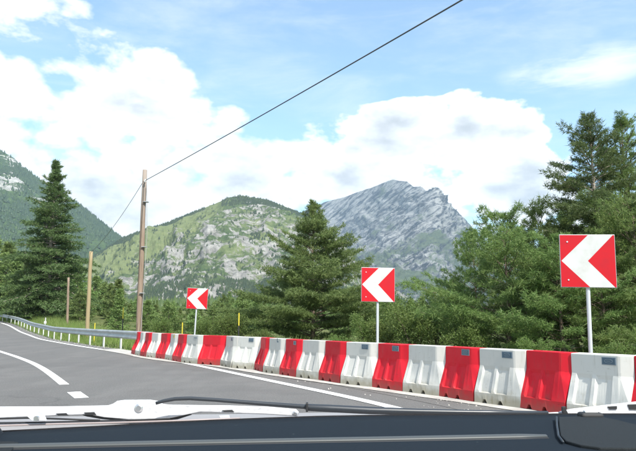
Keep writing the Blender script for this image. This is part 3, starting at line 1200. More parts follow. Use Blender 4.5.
# the pine group on the right
mS = conifer("tall", 41, 9.1, 2.9, spacing=0.26, per=7, base=0.12, shape=0.72, up=0.2, droop=0.5, k=14, ln=0.14, wd=0.024, step=0.13, spread=0.75,
             leaf="needles_spruce", bark="bark_pale", jitter=0.3, sparse=0.18, gap=0.15, side=0.34, lump=0.2, topw=0.02)
put(mS, 603, 22.0, 0.4, 0.97, "tallest spruce at right with sparse top and pale trunk, behind the largest chevron sign", name="spruce_tree")
mS2 = conifer("tall", 42, 9.2, 2.1, spacing=0.24, per=7, base=0.2, shape=0.5, up=0.25, droop=0.3, k=22, ln=0.14, wd=0.022, step=0.19, spread=0.7,
              leaf="needles_pine", bark="bark", jitter=0.3, sparse=0.25, gap=0.2, side=0.3, lump=0.3)
put(mS2, 637, 24.0, 2.0, 1.0, "slim tall pine right of the tallest spruce, near the right picture edge", name="pine_tree")
mP = [conifer("pine", 50 + q, 4.6, 2.1, spacing=0.30, per=7, base=0.06, shape=0.5, up=0.32, droop=0.25, k=26, ln=0.15, wd=0.022, step=0.20, spread=1.1,
              leaf="needles_pine", bark="bark", jitter=0.35, sparse=0.18, gap=0.12, side=0.36, lump=0.35, tip_only=0.4) for q in range(3)]
pines = [(508, 20.0, 0, 0.3, (1, 1, 0.98), "bushy yellow-green pine at the left of the right-hand pine group"),
         (476, 23.0, 1, 1.2, (0.75, 0.75, 0.96), "pine with a branch reaching towards the rocky peak, leftmost of the pine group"),
         (545, 22.5, 2, 2.4, (0.9, 0.9, 1.12), "rounded pine left of the tallest spruce"),
         (562, 18.5, 1, 3.9, (0.9, 0.9, 0.80), "pine directly behind the largest chevron sign"),
         (604, 18.5, 0, 5.0, (0.85, 0.85, 0.78), "pine right of the largest chevron sign's pole"),
         (642, 19.0, 2, 0.8, (1.1, 1.1, 1.05), "dark pine cut by the right picture edge"),
         (528, 26.0, 0, 4.2, (1.0, 1.0, 1.0), "pine filling the gap behind the rounded pine"),
         (665, 24.0, 1, 2.2, (1.2, 1.2, 1.4), "tall pine just outside the right picture edge"),
         (455, 27.0, 2, 3.1, (0.7, 0.7, 0.62), "small pine left of the pine group below the rocky peak"),
         (576, 28.0, 2, 1.9, (1.2, 1.2, 1.25), "broad pine hidden deep behind the tallest spruce"),
         (625, 29.0, 0, 2.9, (1.3, 1.3, 1.3), "broad pine behind the slim tall pine")]
for (x, Y, q, r_, sc, lab) in pines:
    put(mP[q], x, Y, r_, sc, lab, name="pine_tree", group="pines at the right of the road")

# bushes behind the barriers
BU = [bush(60 + q, 1.9, 1.2, n=2800, ln=0.075, wd=0.036) for q in range(3)]
bl = [(386, 24, 0.95, "pale green bush behind the pole of the middle chevron sign"), (414, 22, 1.15, "bright green bush right of the middle chevron sign"),
      (437, 25, 1.35, "tall green bush between the middle sign and the pines"), (262, 26, 0.6, "low bush at the left foot of the central fir"),
      (228, 32, 1.0, "bush behind the snow stake near the smallest sign"), (340, 21, 0.5, "small bush under the right branches of the central fir"),
      (466, 19, 0.8, "bush behind the barriers at the left of the pine group"), (533, 16, 0.55, "bush left of the largest chevron sign"),
      (612, 14.5, 0.5, "bush near the right picture edge behind the white barrier"), (205, 36, 0.95, "bush right behind the smallest chevron sign"),
      (160, 38, 0.9, "bush right of the tall brown pole"), (402, 30, 1.5, "bush further back between the fir and the pines"), (366, 28, 1.0, "bush between the central fir and the middle chevron sign")]
for q, (x, Y, s_, lab) in enumerate(bl):
    put(BU[q % 3], x, Y, q * 1.3, (s_ * 0.9, s_ * 0.9, s_ * 0.85), lab, name="bush", cat="bush", group="bushes behind the barriers", parts=("stem", "foliage"))

# young wood beyond the barriers
MID = [conifer("mid", 70 + q, 4.6, (1.15, 1.4, 1.0, 1.55)[q], spacing=0.34, per=6, base=0.04, shape=(0.8, 0.6, 0.9, 0.55)[q], up=0.2, droop=0.2, k=8, ln=0.24, wd=0.075, step=0.22,
               spread=0.8, leaf="needles_mid", jitter=0.3, lump=0.2, gap=0.1) for q in range(4)]
r = np.random.default_rng(99)
placed = []
tries = 0
while len(placed) < 190 and tries < 9000:
    tries += 1
    Y = 38 + 110 * r.random() ** 1.3
    x = -20 + 690 * r.random()
    if 20 < x < 78 and Y < 90: continue
    X = X_at(x, Y)
    if any((X - a) ** 2 + (Y - b) ** 2 < (1.6 + Y * 0.012) ** 2 for a, b in placed): continue
    dd = np.min(np.hypot(EDGE[:, 0] - X, EDGE[:, 1] - Y))
    side_ = np.argmin(np.hypot(EDGE[:, 0] - X, EDGE[:, 1] - Y))
    if dd < 5.0 or (X < EDGE[side_, 0] and Y < 110 and x < 60): continue
    placed.append((X, Y))
    top = 297 + 7 * r.random() + 5 * math.sin(x * 0.045) + 3 * math.sin(x * 0.13)
    if x < 125: top -= 14
    if 385 < x < 450: top += 2
    Hh = at(x, top, Y)[2] - float(gz(X, Y))
    Hh *= 0.72 + 0.35 * r.random()
    s_ = max(0.45, Hh / 4.6)
    plant_tree(MID[int(r.random() * 4)], X, Y, float(gz(X, Y)) - 0.05, r.random() * 6.28, (s_ * (0.9 + 0.4 * r.random()),) * 2 + (s_,),
               "young green conifer in the dense even wood beyond the road", group="young conifers in the wood beyond the road")

# far wood on the valley floor: one mass up to the mountain feet
def cone_trees(P, H, R, name, m, seed, sides=5, tiers=2):
    r_ = np.random.default_rng(seed)
    n = len(P)
    V, F = [], []
    base = 0
    for tier in range(tiers):
        z0 = 0.02 + 0.36 * tier
        z1 = 0.72 if (tier == 0 and tiers > 1) else 1.0
        rad = 1.0 - 0.42 * tier
        ang = r_.random((n, 1)) * 6.28 + np.arange(sides)[None] * 6.283 / sides
        rr_ = R[:, None] * rad * (0.75 + 0.5 * r_.random((n, sides)))
        ring = np.stack([P[:, 0:1] + np.cos(ang) * rr_, P[:, 1:2] + np.sin(ang) * rr_, P[:, 2:3] + H[:, None] * (z0 + 0.07 * r_.normal(size=(n, sides)))], -1)
        apex = np.stack([P[:, 0] + 0.05 * R * r_.normal(size=n), P[:, 1], P[:, 2] + H * z1], -1)[:, None]
        v_ = np.concatenate([ring, apex], 1).reshape(-1, 3)
        b0 = base + np.arange(n)[:, None] * (sides + 1)
        for k in range(sides):
            F.append(np.concatenate([b0 + k, b0 + (k + 1) % sides, b0 + sides], 1))
        V.append(v_)
        base += n * (sides + 1)
    o = link_mesh(name, mesh_np(name, np.concatenate(V), np.concatenate(F), m))
    o["kind"] = "stuff"
    return o


leafmat("far_wood", (0.06, 0.10, 0.04), (0.085, 0.135, 0.05), (0.12, 0.17, 0.065), 0.05, 0.15)
r = np.random.default_rng(5)
n = 15000
Y = 150 + 950 * r.random(n) ** 1.5
X = (r.random(n) - 0.5) * 1.5 * Y
P = np.stack([X, Y, gz(X, Y) - 0.1], 1)
H = (2.6 + 1.8 * r.random(n)) * (0.8 + Y / 1100)
o = cone_trees(P, H, H * (0.3 + 0.2 * r.random(n)), "far_wood", MATS["far_wood"], 3, 6, 2)
setp(o, "distant wood covering the valley floor below the mountains")

# ------------------------------------------------------------------ roadside grass (mass)
def grass(name, pts, h, w_, k, m, seed, label):
    r_ = np.random.default_rng(seed)
    n = len(pts)
    P = np.repeat(np.c_[pts, gz(pts[:, 0], pts[:, 1]) - 0.04], k, 0)
    h = np.repeat(h, k)[:, None]
    P[:, :2] += r_.normal(size=(n * k, 2)) * 0.05
    d = np.c_[r_.normal(size=(n * k, 2)) * 0.38, np.ones(n * k)]
    s = np.c_[r_.normal(size=(n * k, 2)), np.zeros(n * k)]
    s /= np.linalg.norm(s, axis=1)[:, None]
    L = h * (0.5 + 0.7 * r_.random((n * k, 1)))
    v_ = np.stack([P - s * w_ / 2, P + s * w_ / 2, P + d * L], 1).reshape(-1, 3)
    o = link_mesh(name, mesh_np(name, v_, np.arange(len(v_)).reshape(-1, 3), m))
    return setp(o, label, kind="stuff")


r = np.random.default_rng(8)
n = 26000
idx = (r.random(n) * (len(EDGE) - 1)).astype(int)
sel = (EDGE[idx, 1] > 6)
idx = idx[sel]
off = -(1.5 + 11 * r.random(len(idx)) ** 1.4)
near_rail = EDGE[idx, 1] > 24.3
off = np.where(near_rail, -(0.8 + 5 * r.random(len(idx)) ** 1.2), off - 1.2)
tan = np.gradient(EDGE, axis=0)
tan /= np.linalg.norm(tan, axis=1)[:, None]
pts = EDGE[idx] + np.stack([-tan[idx, 1], tan[idx, 0]], 1) * off[:, None] + r.normal(size=(len(idx), 2)) * 0.15
# keep clear of the barrier row
Jn = np.array(J)
dj = np.min(np.hypot(pts[:, 0, None] - Jn[None, :, 0], pts[:, 1, None] - Jn[None, :, 1]), 1)
db = np.hypot(*(pts[:, None] - EDGE[None, ::6]).transpose(2, 0, 1)).min(1)
keep = (dj > 0.62) & (db > 0.8)
pts = pts[keep]
hh = np.where(db[keep] < 1.9, 0.11, np.where(db[keep] < 3, 0.28, 0.5)) * (0.7 + 0.6 * r.random(keep.sum()))
hh *= np.clip(0.75 + pts[:, 1] * 0.012, 0.8, 1.5)
grass("roadside_grass", pts, hh, 0.022, 5, MATS["grass_blades"], 4, "tall yellow-green grass and weeds along the road edge")

# loose grit swept up along the kerb and the road edge
r = np.random.default_rng(31)
n = 9000
ii = (r.random(n) * (len(EDGE) - 1)).astype(int)
ii = ii[(EDGE[ii, 1] > 3) & (EDGE[ii, 1] < 60)]
oo = np.where(EDGE[ii, 1] < 24, -0.25 - 1.5 * r.random(len(ii)) ** 0.5, -0.25 - 0.7 * r.random(len(ii)))
gp = EDGE[ii] + np.stack([-tan[ii, 1], tan[ii, 0]], 1) * oo[:, None] + r.normal(size=(len(ii), 2)) * 0.1
gp = gp[np.min(np.hypot(gp[:, 0, None] - Jn[None, :, 0], gp[:, 1, None] - Jn[None, :, 1]), 1) > 0.35]
sz_ = 0.006 + 0.014 * r.random(len(gp)) ** 3
c0_ = np.c_[gp, gz(gp[:, 0], gp[:, 1]) + 0.012]
tet = np.array([[1, 0, -.3], [-.5, .87, -.3], [-.5, -.87, -.3], [0, 0, .8]])
vv = (c0_[:, None] + tet[None] * sz_[:, None, None] * (0.7 + 0.6 * r.random((len(gp), 4, 1)))).reshape(-1, 3)
b_ = np.arange(len(gp))[:, None] * 4
ff = np.concatenate([b_ + np.array([q]) for q in ((0, 1, 3), (1, 2, 3), (2, 0, 3))], 0)
o = link_mesh("gravel", mesh_np("gravel", vv, ff, MATS["concrete"]))
setp(o, "loose grey grit lying along the road edge and kerb", kind="stuff")

# ------------------------------------------------------------------ mountains
def loft(cols, rows, nu, nv, amp, scale, seed, kind, back):
    """cols: photo x of the columns; rows: list (low to crest) of (photo y list, range list). Builds a solid relief with a back slope."""
    rr_ = np.random.default_rng(seed)
    xs = np.linspace(cols[0], cols[-1], nu)
    YP = np.array([np.interp(xs, cols, r_[0]) for r_ in rows])
    RG = np.array([np.interp(xs, cols, r_[1]) for r_ in rows])
    k = np.exp(-np.linspace(-2, 2, 9) ** 2); k /= k.sum()
    for q in range(len(rows)):
        w_ = max(3, nu // 60)
        kk = np.exp(-np.linspace(-2, 2, 2 * w_ + 1) ** 2); kk /= kk.sum()
        RG[q] = np.convolve(np.pad(RG[q], w_, mode='edge'), kk, mode='valid')
        if q < len(rows) - 1:
            YP[q] = np.convolve(np.pad(YP[q], w_, mode='edge'), kk, mode='valid')
    # world columns
    c, s = math.cos(PITCH), math.sin(PITCH)
    rx = (xs[None] - 318) + 0 * YP
    ry = FPX * c - (225.5 - YP) * s
    rz = FPX * s + (225.5 - YP) * c
    Xw, Yw, Zw = rx / ry * RG, RG, rz / ry * RG + CAM_H
    nr = len(rows)
    tt = np.linspace(0, nr - 1, nv)
    # smooth-ish interpolation between rows
    i0 = np.minimum(tt.astype(int), nr - 2)
    fr = (tt - i0)[:, None]
    X = Xw[i0] * (1 - fr) + Xw[i0 + 1] * fr
    Y = Yw[i0] * (1 - fr) + Yw[i0 + 1] * fr
    Z = Zw[i0] * (1 - fr) + Zw[i0 + 1] * fr
    # normal of the coarse surface
    P = np.stack([X, Y, Z], -1)
    du = np.gradient(P, axis=1); dv = np.gradient(P, axis=0)
    N = np.cross(du, dv); N /= np.linalg.norm(N, axis=-1)[..., None] + 1e-9
    N *= np.sign(-(N[..., 1:2]) + 1e-9)
    t = (tt / (nr - 1))[:, None]
    fade = np.clip((1 - t) * (5 if kind == 'strata' else 3.2), 0.06, 1) * np.clip(t * 8, 0, 1)
    if kind == 'strata':
        th = math.radians(35)
        q = (Z * math.cos(th) - X * math.sin(th)) + 30 * fbm(X / 500, Y / 500, Z / 500, oct=3)
        saw = (q / 62.0) % 1.0
        saw2 = (q / 23.0) % 1.0
        D_ = ((saw ** 1.5 - 0.4) * 30 + (saw2 - 0.5) * 12) * np.clip((tt[:, None] / (nr - 1) - 0.3) * 5, 0.15, 1) + amp * fbm(X / scale, Y / scale, Z / scale, oct=6, gain=0.55, ridged=True)
        g2 = fbm((X * math.cos(th) + Z * math.sin(th)) / 160, q / 500, oct=4, ridged=True)
        D_ += 20 * g2 * np.clip((tt[:, None] / (nr - 1) - 0.2) * 5, 0.3, 1)
    elif kind == 'gully':
        sp = fbm((X + 0.25 * Z) / (scale * 0.9), Z / (scale * 3.0), Y / (scale * 4), oct=6, gain=0.55, ridged=True)
        D_ = amp * (0.75 * sp + 0.5 * fbm(X / (scale * .6), Y / (scale * .6), Z / (scale * .6), oct=6, gain=0.6))
    P = P + N * (D_ * fade)[..., None]
    # skyline nibble
    P[-1, :, 2] += rr_.normal(size=nu) * amp * 0.02
    nb = 14
    B = []
    for q in range(1, nb + 1):
        f_ = q / nb
        b_ = P[-1].copy()
        b_[:, 1] += back * f_
        b_[:, 2] = b_[:, 2] * (1 - f_) ** 1.2 - 20 * f_
        b_[:, :2] *= 1
        B.append(b_)
    A = np.concatenate([P, np.stack(B)], 0)
    nvv = A.shape[0]
    i = np.arange(nvv - 1)[:, None] * nu + np.arange(nu - 1)[None]
    f = np.stack([i, i + 1, i + nu + 1, i + nu], -1).reshape(-1, 4)
    return A.reshape(-1, 3), f, P


def b_forest_mt(t, p):
    P = t.pos()
    n = t.noise(P, 0.004, 8, 0.65)
    fine = t.noise(P, 0.06, 5, 0.7)
    cell = t.new("ShaderNodeTexVoronoi"); t.link(P, cell.inputs[0]); cell.inputs["Scale"].default_value = 0.11
    z = t.sep(P)[2]
    c = t.mix(t.ramp(n, 0.35, 0.65), (0.028, 0.048, 0.026), (0.048, 0.074, 0.034))
    c = t.mix(t.ramp(fine, 0.4, 0.75, 0, 0.7), c, (0.085, 0.13, 0.05))
    strat = t.noise(t.mapping(P, scale=(1, 1, 3.6), rot=(0, 0.35, 0)), 0.006, 8, 0.68, 0.2)
    hgt = t.ramp(t.math('ADD', z, t.math('MULTIPLY', t.math('SUBTRACT', n, 0.5), 400)), 330, 480)
    rock = t.math('MULTIPLY', t.ramp(strat, 0.51, 0.57), t.math('MAXIMUM', hgt, 0.0))
    rock2 = t.ramp(t.noise(P, 0.007, 9, 0.7), 0.63, 0.69)
    rock = t.math('MAXIMUM', rock, rock2)
    rc = t.mix(t.ramp(t.noise(P, 0.03, 6, 0.7), 0.3, 0.7), (0.22, 0.22, 0.21), (0.44, 0.43, 0.41))
    c = t.mix(rock, c, rc)
    t.link(c, p.inputs["Base Color"])
    t.link(t.bump(cell.outputs[0], 5.0, 0.7), p.inputs["Normal"])


mat("mountain_forest", rough=1.0, spec=0.1, build=b_forest_mt)


def b_hill(t, p):
    P = t.pos()
    x, y, z = t.sep(P)
    n = t.noise(P, 0.006, 9, 0.68)
    n2 = t.noise(t.mapping(P, scale=(1, 1, 1.5), rot=(0, 0.5, 0)), 0.012, 9, 0.72, 0.3)
    fine = t.noise(P, 0.08, 6, 0.7)
    grass_ = t.mix(t.ramp(fine, 0.35, 0.7), (0.13, 0.16, 0.07), (0.175, 0.20, 0.095))
    scrub = t.mix(t.ramp(fine, 0.35, 0.7), (0.05, 0.08, 0.036), (0.105, 0.135, 0.06))
    # meadow on the upper left flank; its right border slants down to the left
    xb = t.math('ADD', -455.0, t.math('MULTIPLY', z, 0.93))
    u = t.math('ADD', t.math('SUBTRACT', x, xb), t.math('MULTIPLY', t.math('SUBTRACT', n, 0.5), 240))
    mead = t.ramp(u, -60, 70, 1, 0)
    c = t.mix(t.ramp(t.math('SUBTRACT', n2, t.math('MULTIPLY', mead, 0.22)), 0.40, 0.56), grass_, scrub)
    top = t.math('MULTIPLY', t.ramp(z, 225, 270), t.ramp(x, -260, -210))
    c = t.mix(top, c, scrub)
    rk = t.noise(t.mapping(P, scale=(1, 1, 1.2), rot=(0, -0.7, 0)), 0.027, 10, 0.70, 0.5)
    rk = t.math('SUBTRACT', t.math('SUBTRACT', rk, t.math('MULTIPLY', mead, 0.13)), t.math('MULTIPLY', top, 0.045))
    rk = t.math('ADD', rk, t.ramp(x, -420, -60, 0.012, 0.04))
    rock = t.ramp(rk, 0.51, 0.57)
    rc = t.mix(t.ramp(t.noise(P, 0.05, 7, 0.75), 0.3, 0.7), (0.14, 0.135, 0.125), (0.36, 0.35, 0.325))
    c = t.mix(rock, c, rc)
    t.link(c, p.inputs["Base Color"])
    t.link(t.bump(t.noise(P, 0.05, 8, 0.75), 9.0, 0.8), p.inputs["Normal"])


mat("mountain_meadow", rough=1.0, spec=0.1, build=b_hill)


def b_peak(t, p):
    P = t.pos()
    x, y, z = t.sep(P)
    Q = t.mapping(P, rot=(0, math.radians(35), 0))
    st = t.noise(t.mapping(Q, scale=(0.30, 0.5, 1.35)), 0.026, 10, 0.74, 0.35)
    n = t.noise(P, 0.0035, 8, 0.65)
    fine = t.noise(P, 0.03, 6, 0.75)
    rock = t.mix(t.ramp(st, 0.42, 0.58), (0.022, 0.026, 0.032), (0.27, 0.27, 0.26))
    veg = t.mix(t.ramp(fine, 0.3, 0.7), (0.045, 0.065, 0.038), (0.095, 0.115, 0.062))
    lo = t.ramp(z, 120, 900, 0.012, -0.09)
    vm = t.ramp(t.math('ADD', t.math('ADD', t.math('MULTIPLY', n, 0.55), t.math('MULTIPLY', st, 0.45)), lo), 0.47, 0.525)
    c = t.mix(vm, rock, veg)
    t.link(c, p.inputs["Base Color"])
    t.link(t.bump(st, 22.0, 0.9), p.inputs["Normal"])


mat("mountain_rock", rough=1.0, spec=0.1, build=b_peak)

# left forested mountain
cols = [-260, -160, -80, -40, 0, 12, 25, 40, 60, 80, 100, 122, 150, 190, 240]
crest = [40, 70, 110, 132, 151, 157, 169, 181, 192, 206, 222, 239, 262, 292, 322]
RA = [2300] * 15
mA, fA, PA = loft(cols, [([331] * 15, [900, 900, 900, 900, 950, 950, 1000, 1000, 1050, 1100, 1150, 1250, 1400, 1700, 2000]),
                         ([331 - (331 - c) * 0.42 for c in crest], [1500, 1500, 1500, 1500, 1520, 1530, 1540, 1560, 1600, 1650, 1700, 1800, 1900, 2050, 2200]),
                         ([331 - (331 - c) * 0.8 for c in crest], [2050, 2050, 2060, 2060, 2080, 2080, 2090, 2100, 2120, 2150, 2180, 2230, 2280, 2330, 2380]),
                         (crest, [2250, 2250, 2280, 2300, 2310, 2310, 2320, 2330, 2350, 2380, 2400, 2450, 2480, 2500, 2520])],
                  420, 170, 40, 260, 1, 'gully', 900)
o = link_mesh("forested_mountain", mesh_np("forested_mountain", mA, fA, MATS["mountain_forest"], smooth=False)); o["kind"] = "structure"

# middle hill with meadow and limestone
cols = [40, 60, 90, 122, 150, 170, 190, 205, 218, 228, 240, 255, 270, 285, 300, 320, 345, 370, 400, 450]
crest = [298, 283, 261, 238, 228, 222, 214, 208, 203, 198, 196, 198, 201, 207, 213, 225, 245, 270, 300, 326]
n = len(cols)
mB, fB, PB = loft(cols, [([333] * n, [760] * n),
                         ([333 - (333 - c) * 0.45 for c in crest], [1120, 1120, 1120, 1130, 1120, 1100, 1080, 1060, 1050, 1050, 1060, 1070, 1060, 1050, 1060, 1080, 1100, 1150, 1200, 1250]),
                         ([333 - (333 - c) * 0.82 for c in crest], [1400, 1400, 1410, 1420, 1400, 1390, 1370, 1360, 1360, 1370, 1360, 1350, 1340, 1330, 1330, 1340, 1360, 1400, 1440, 1480]),
                         (crest, [1560, 1560, 1580, 1600, 1600, 1590, 1580, 1570, 1560, 1550, 1550, 1545, 1540, 1540, 1540, 1540, 1550, 1560, 1580, 1600])],
                  560, 230, 24, 150, 2, 'gully', 600)
o = link_mesh("meadow_mountain", mesh_np("meadow_mountain", mB, fB, MATS["mountain_meadow"], smooth=False)); o["kind"] = "structure"

# far rocky peak
cols = [230, 270, 300, 325, 344, 358, 371, 382, 393, 399, 407, 413.5, 421, 426, 432, 437.7, 442, 449, 458, 466, 475, 485, 500, 530, 580, 640, 720]
crest = [248, 226, 213, 202, 197.5, 192, 188, 183.5, 179.5, 181, 181.5, 187, 186.5, 191, 190, 187.5, 193, 204, 212, 220, 231, 244, 260, 279, 294, 306, 318]
rc_ = [6200, 6000, 5900, 5700, 5500, 5350, 5200, 5080, 4960, 4900, 4800, 4720, 4640, 4560, 4450, 4350, 4400, 4450, 4500, 4560, 4620, 4680, 4760, 4900, 5000, 5100, 5200]
ar_y = [290, 272, 258, 250, 243, 236, 229, 223, 217, 214, 209.5, 206, 202, 199, 195, 191, 199, 212, 224, 235, 246, 258, 272, 291, 302, 312, 322]
ar_r = [5600, 5400, 5250, 5100, 5000, 4920, 4850, 4780, 4700, 4650, 4590, 4530, 4460, 4400, 4350, 4300, 4290, 4290, 4300, 4320, 4350, 4400, 4500, 4600, 4700, 4800, 4900]
n = len(cols)
lo_y = [318] * n
lo_r = [2500, 2480, 2470, 2470, 2480, 2490, 2500, 2510, 2530, 2550, 2580, 2600, 2630, 2660, 2690, 2730, 2770, 2820, 2880, 2940, 3000, 3060, 3150, 3300, 3500, 3700, 3900]
mid_y = [a + (318 - a) * 0.42 for a in ar_y]
mid_r = [3900, 3780, 3680, 3600, 3560, 3530, 3510, 3500, 3490, 3490, 3490, 3500, 3510, 3520, 3540, 3560, 3590, 3630, 3680, 3740, 3800, 3870, 3960, 4100, 4200, 4350, 4500]
mC, fC, PC = loft(cols, [([334] * n, [1900 + 0 * q for q in range(n)]), (lo_y, lo_r), (mid_y, mid_r), (ar_y, ar_r), (crest, rc_)],
                  620, 300, 16, 170, 3, 'strata', 900)
o = link_mesh("rocky_peak", mesh_np("rocky_peak", mC, fC, MATS["mountain_rock"], smooth=False)); o["kind"] = "structure"


# trees on the slopes, one mass per mountain
def slope_trees(P, n, h0, h1, seed, dens, name, m, label):
    r_ = np.random.default_rng(seed)
    nv, nu, _ = P.shape
    a, b = r_.random(n) * (nv - 2), r_.random(n) * (nu - 2)
    i, j = a.astype(int), b.astype(int)
    fa, fb = (a - i)[:, None], (b - j)[:, None]
    Q = P[i, j] * (1 - fa) * (1 - fb) + P[i + 1, j] * fa * (1 - fb) + P[i, j + 1] * (1 - fa) * fb + P[i + 1, j + 1] * fa * fb
    c_, s_ = math.cos(PITCH), math.sin(PITCH)
    Fd = Q[:, 1] * c_ + (Q[:, 2] - CAM_H) * s_
    xi = 318 + FPX * Q[:, 0] / Fd
    yi = 225.5 - FPX * (-Q[:, 1] * s_ + (Q[:, 2] - CAM_H) * c_) / Fd
    k = r_.random(n) < dens(xi, yi, Q, a / (nv - 1))
    Q = Q[k]
    H = h0 + (h1 - h0) * r_.random(len(Q))
    o = cone_trees(Q - np.array([0, 0, 1.0]), H, H * (0.26 + 0.1 * r_.random(len(Q))), name, m, seed, 5, 1)
    setp(o, label)


leafmat("slope_needles", (0.026, 0.044, 0.024), (0.042, 0.064, 0.032), (0.062, 0.088, 0.040), 0.02, 0.1)


def densA(xi, yi, Q, t):
    nn = fbm(Q[:, 0] / 130, Q[:, 2] / 60, Q[:, 1] / 200, oct=4)
    return np.where(nn < 0.45, 1.0, 0.1)


def densB(xi, yi, Q, t):
    nn = fbm(Q[:, 0] / 55, Q[:, 2] / 40, Q[:, 1] / 90, oct=4)
    crest_band = (t > 0.86) & (xi > 222)
    left_band = (t > 0.86 + 0.1 * np.clip((xi - 150) / 60, 0, 1)) & (xi < 205)
    meadow = (xi < 250) & (t > 0.42) & (~left_band)
    low = t < 0.19
    d = np.where(nn > 0.25, 0.45, 0.04)
    d = np.where(meadow, np.where(nn > 0.75, 0.25, 0.012), d)
    d = np.where(crest_band, np.where(nn < 0.5, 0.9, 0.2), d)
    d = np.where(left_band, 1.0, d)
    d = np.where(low, np.where(nn > -0.55, 0.95, 0.25), d)
    return d


def densC(xi, yi, Q, t):
    nn = fbm(Q[:, 0] / 120, Q[:, 2] / 60, Q[:, 1] / 200, oct=4)
    return np.where(t < 0.34, np.where(nn < 0.3, 0.9, 0.3), np.where((t < 0.5) & (nn > 0.2), 0.5, 0.0))


slope_trees(PA, 26000, 11, 17, 21, densA, "slope_forest", MATS["slope_needles"], "dense dark forest covering the left mountain")
slope_trees(PB, 60000, 4, 7.5, 22, densB, "slope_scrub", MATS["slope_needles"], "scattered trees and scrub on the meadow mountain")
slope_trees(PC, 40000, 12, 17, 23, densC, "slope_woodland", MATS["slope_needles"], "dark woodland at the foot of the rocky peak")

# ------------------------------------------------------------------ the car the photograph is taken from
def b_dash(t, p):
    P = t.obj()
    n = t.noise(P, 420, 3, 0.6)
    d = t.ramp(t.noise(P, 55, 2, 0.5), 0.74, 0.80, 0, 0.5)
    c = t.mix(d, (0.0085, 0.0135, 0.0195), (0.13, 0.16, 0.16))
    t.link(c, p.inputs["Base Color"])
    t.link(t.bump(n, 0.0006, 0.35), p.inputs["Normal"])


mat("dash_pad", rough=0.8, spec=0.12, build=b_dash)


def b_dash2(t, p):
    P = t.obj()
    n = t.noise(P, 900, 2, 0.6)
    t.link(t.mix(t.ramp(n, 0.4, 0.7), (0.012, 0.015, 0.017), (0.020, 0.024, 0.026)), p.inputs["Base Color"])
    t.link(t.bump(n, 0.0006, 0.5), p.inputs["Normal"])


mat("dash_dark", rough=0.8, spec=0.2, build=b_dash2)
mat("vent_trim", (0.055, 0.06, 0.06), 0.5)
mat("lip_blue", (0.018, 0.026, 0.036), 0.6)


def b_arm(t, p):
    P = t.obj()
    n = t.noise(t.mapping(P, scale=(3, 1, 10)), 25, 5, 0.65)
    t.link(t.mix(t.ramp(n, 0.45, 0.75), (0.52, 0.52, 0.53), (0.36, 0.36, 0.37)), p.inputs["Base Color"])


mat("arm_paint", rough=0.5, build=b_arm)
mat("steel", (0.6, 0.6, 0.6), 0.3, 0.9)
mat("rubber", (0.03, 0.034, 0.04), 0.35)
mat("slot_black", (0.015, 0.015, 0.016), 0.6)
mat("rod_brown", (0.30, 0.25, 0.24), 0.45)
mat("cowl_paint", (0.26, 0.25, 0.25), 0.5)
mat("car_paint", (0.45, 0.47, 0.50), 0.3, 0.4)
mat("lining", (0.05, 0.05, 0.052), 0.9)
gm = bpy.data.materials.new("clear_pane")
gm.use_nodes = True
t = NT(gm.node_tree)
t.n.remove(t.n["Principled BSDF"])
tb = t.new("ShaderNodeBsdfTransparent")
tb.inputs[0].default_value = (0.965, 0.98, 0.975, 1)
t.link(tb.outputs[0], t.n["Material Output"].inputs[0])

CX = 0.33
car = empty("car", (CX, -0.6, 0), "car the view is taken from, its dark blue dashboard and white wipers showing", "car")
CO = -Vector((CX, -0.6, 0))


def cp(p):
    return Vector(p) + CO


def cpx(x, y, Y):
    return Vector(at(x, y, Y)) + CO


ZD = 1.10
edge_px = [(-60, 435.5), (0, 432), (50, 429.5), (100, 427), (150, 424), (210, 421), (265, 418.8), (318, 417), (400, 415.5), (480, 415), (560, 414.5), (636, 414.5), (720, 416), (820, 420)]


def on_z(x, y, z):
    r_ = pix_ray(x, y)
    t_ = (z - CAM_H) / r_[2]
    return Vector((r_[0] * t_, r_[1] * t_, z))


edge = [on_z(x, y, ZD) for x, y in edge_px]
# dash pad: gently crowned sheet with a rolled far lip
M = MB()
nr_ = 14
vs = []
for p in edge:
    for k in range(nr_ + 1):
        t_ = k / nr_
        Yk = p.y * (1 - t_) + 0.22 * t_
        z = ZD + 0.004 * math.sin(t_ * 3.1) - 0.10 * max(0, t_ - 0.72) ** 1.5
        vs.append(cp((p.x * (1 + 0.0 * t_), Yk, z)))
for p in edge:
    vs.append(cp((p.x, p.y + 0.006, ZD - 0.03)))
n_ = len(edge)
fs = []
for a in range(n_ - 1):
    for k in range(nr_):
        q = a * (nr_ + 1) + k
        fs.append((q, q + 1, q + nr_ + 2, q + nr_ + 1))
    b0 = n_ * (nr_ + 1)
    fs.append((b0 + a, a * (nr_ + 1), (a + 1) * (nr_ + 1), b0 + a + 1))
M.add(vs, fs)
# front apron of the dashboard facing the seats
M.box(cp((CX, 0.20, 0.92)), (1.42, 0.06, 0.34))
M.obj("dashboard", MATS["dash_pad"], car, smooth=True)

# raised demister strip across the pad
vent = [on_z(x, y, ZD + 0.004) for x, y in [(-40, 447.5), (0, 446.8), (80, 445), (160, 443.3), (240, 441.8), (318, 440.3), (400, 438.8), (470, 437.4), (520, 436.4), (546, 436)]]
M = MB()
M.tube([cp(p) for p in vent], [0.0075] * 9 + [0.005], 12, flat=0.4)
M.obj("demister_strip", MATS["vent_trim"], car, smooth=True)
M = MB()
M.tube([cp(p) + Vector((0, -0.0085, -0.0015)) for p in vent], [0.003] * 10, 6, flat=0.5)
M.tube([cp(p) + Vector((0, 0.0085, -0.0015)) for p in vent], [0.003] * 10, 6, flat=0.5)
M.obj("strip_gap", MATS["slot_black"], car, smooth=True)

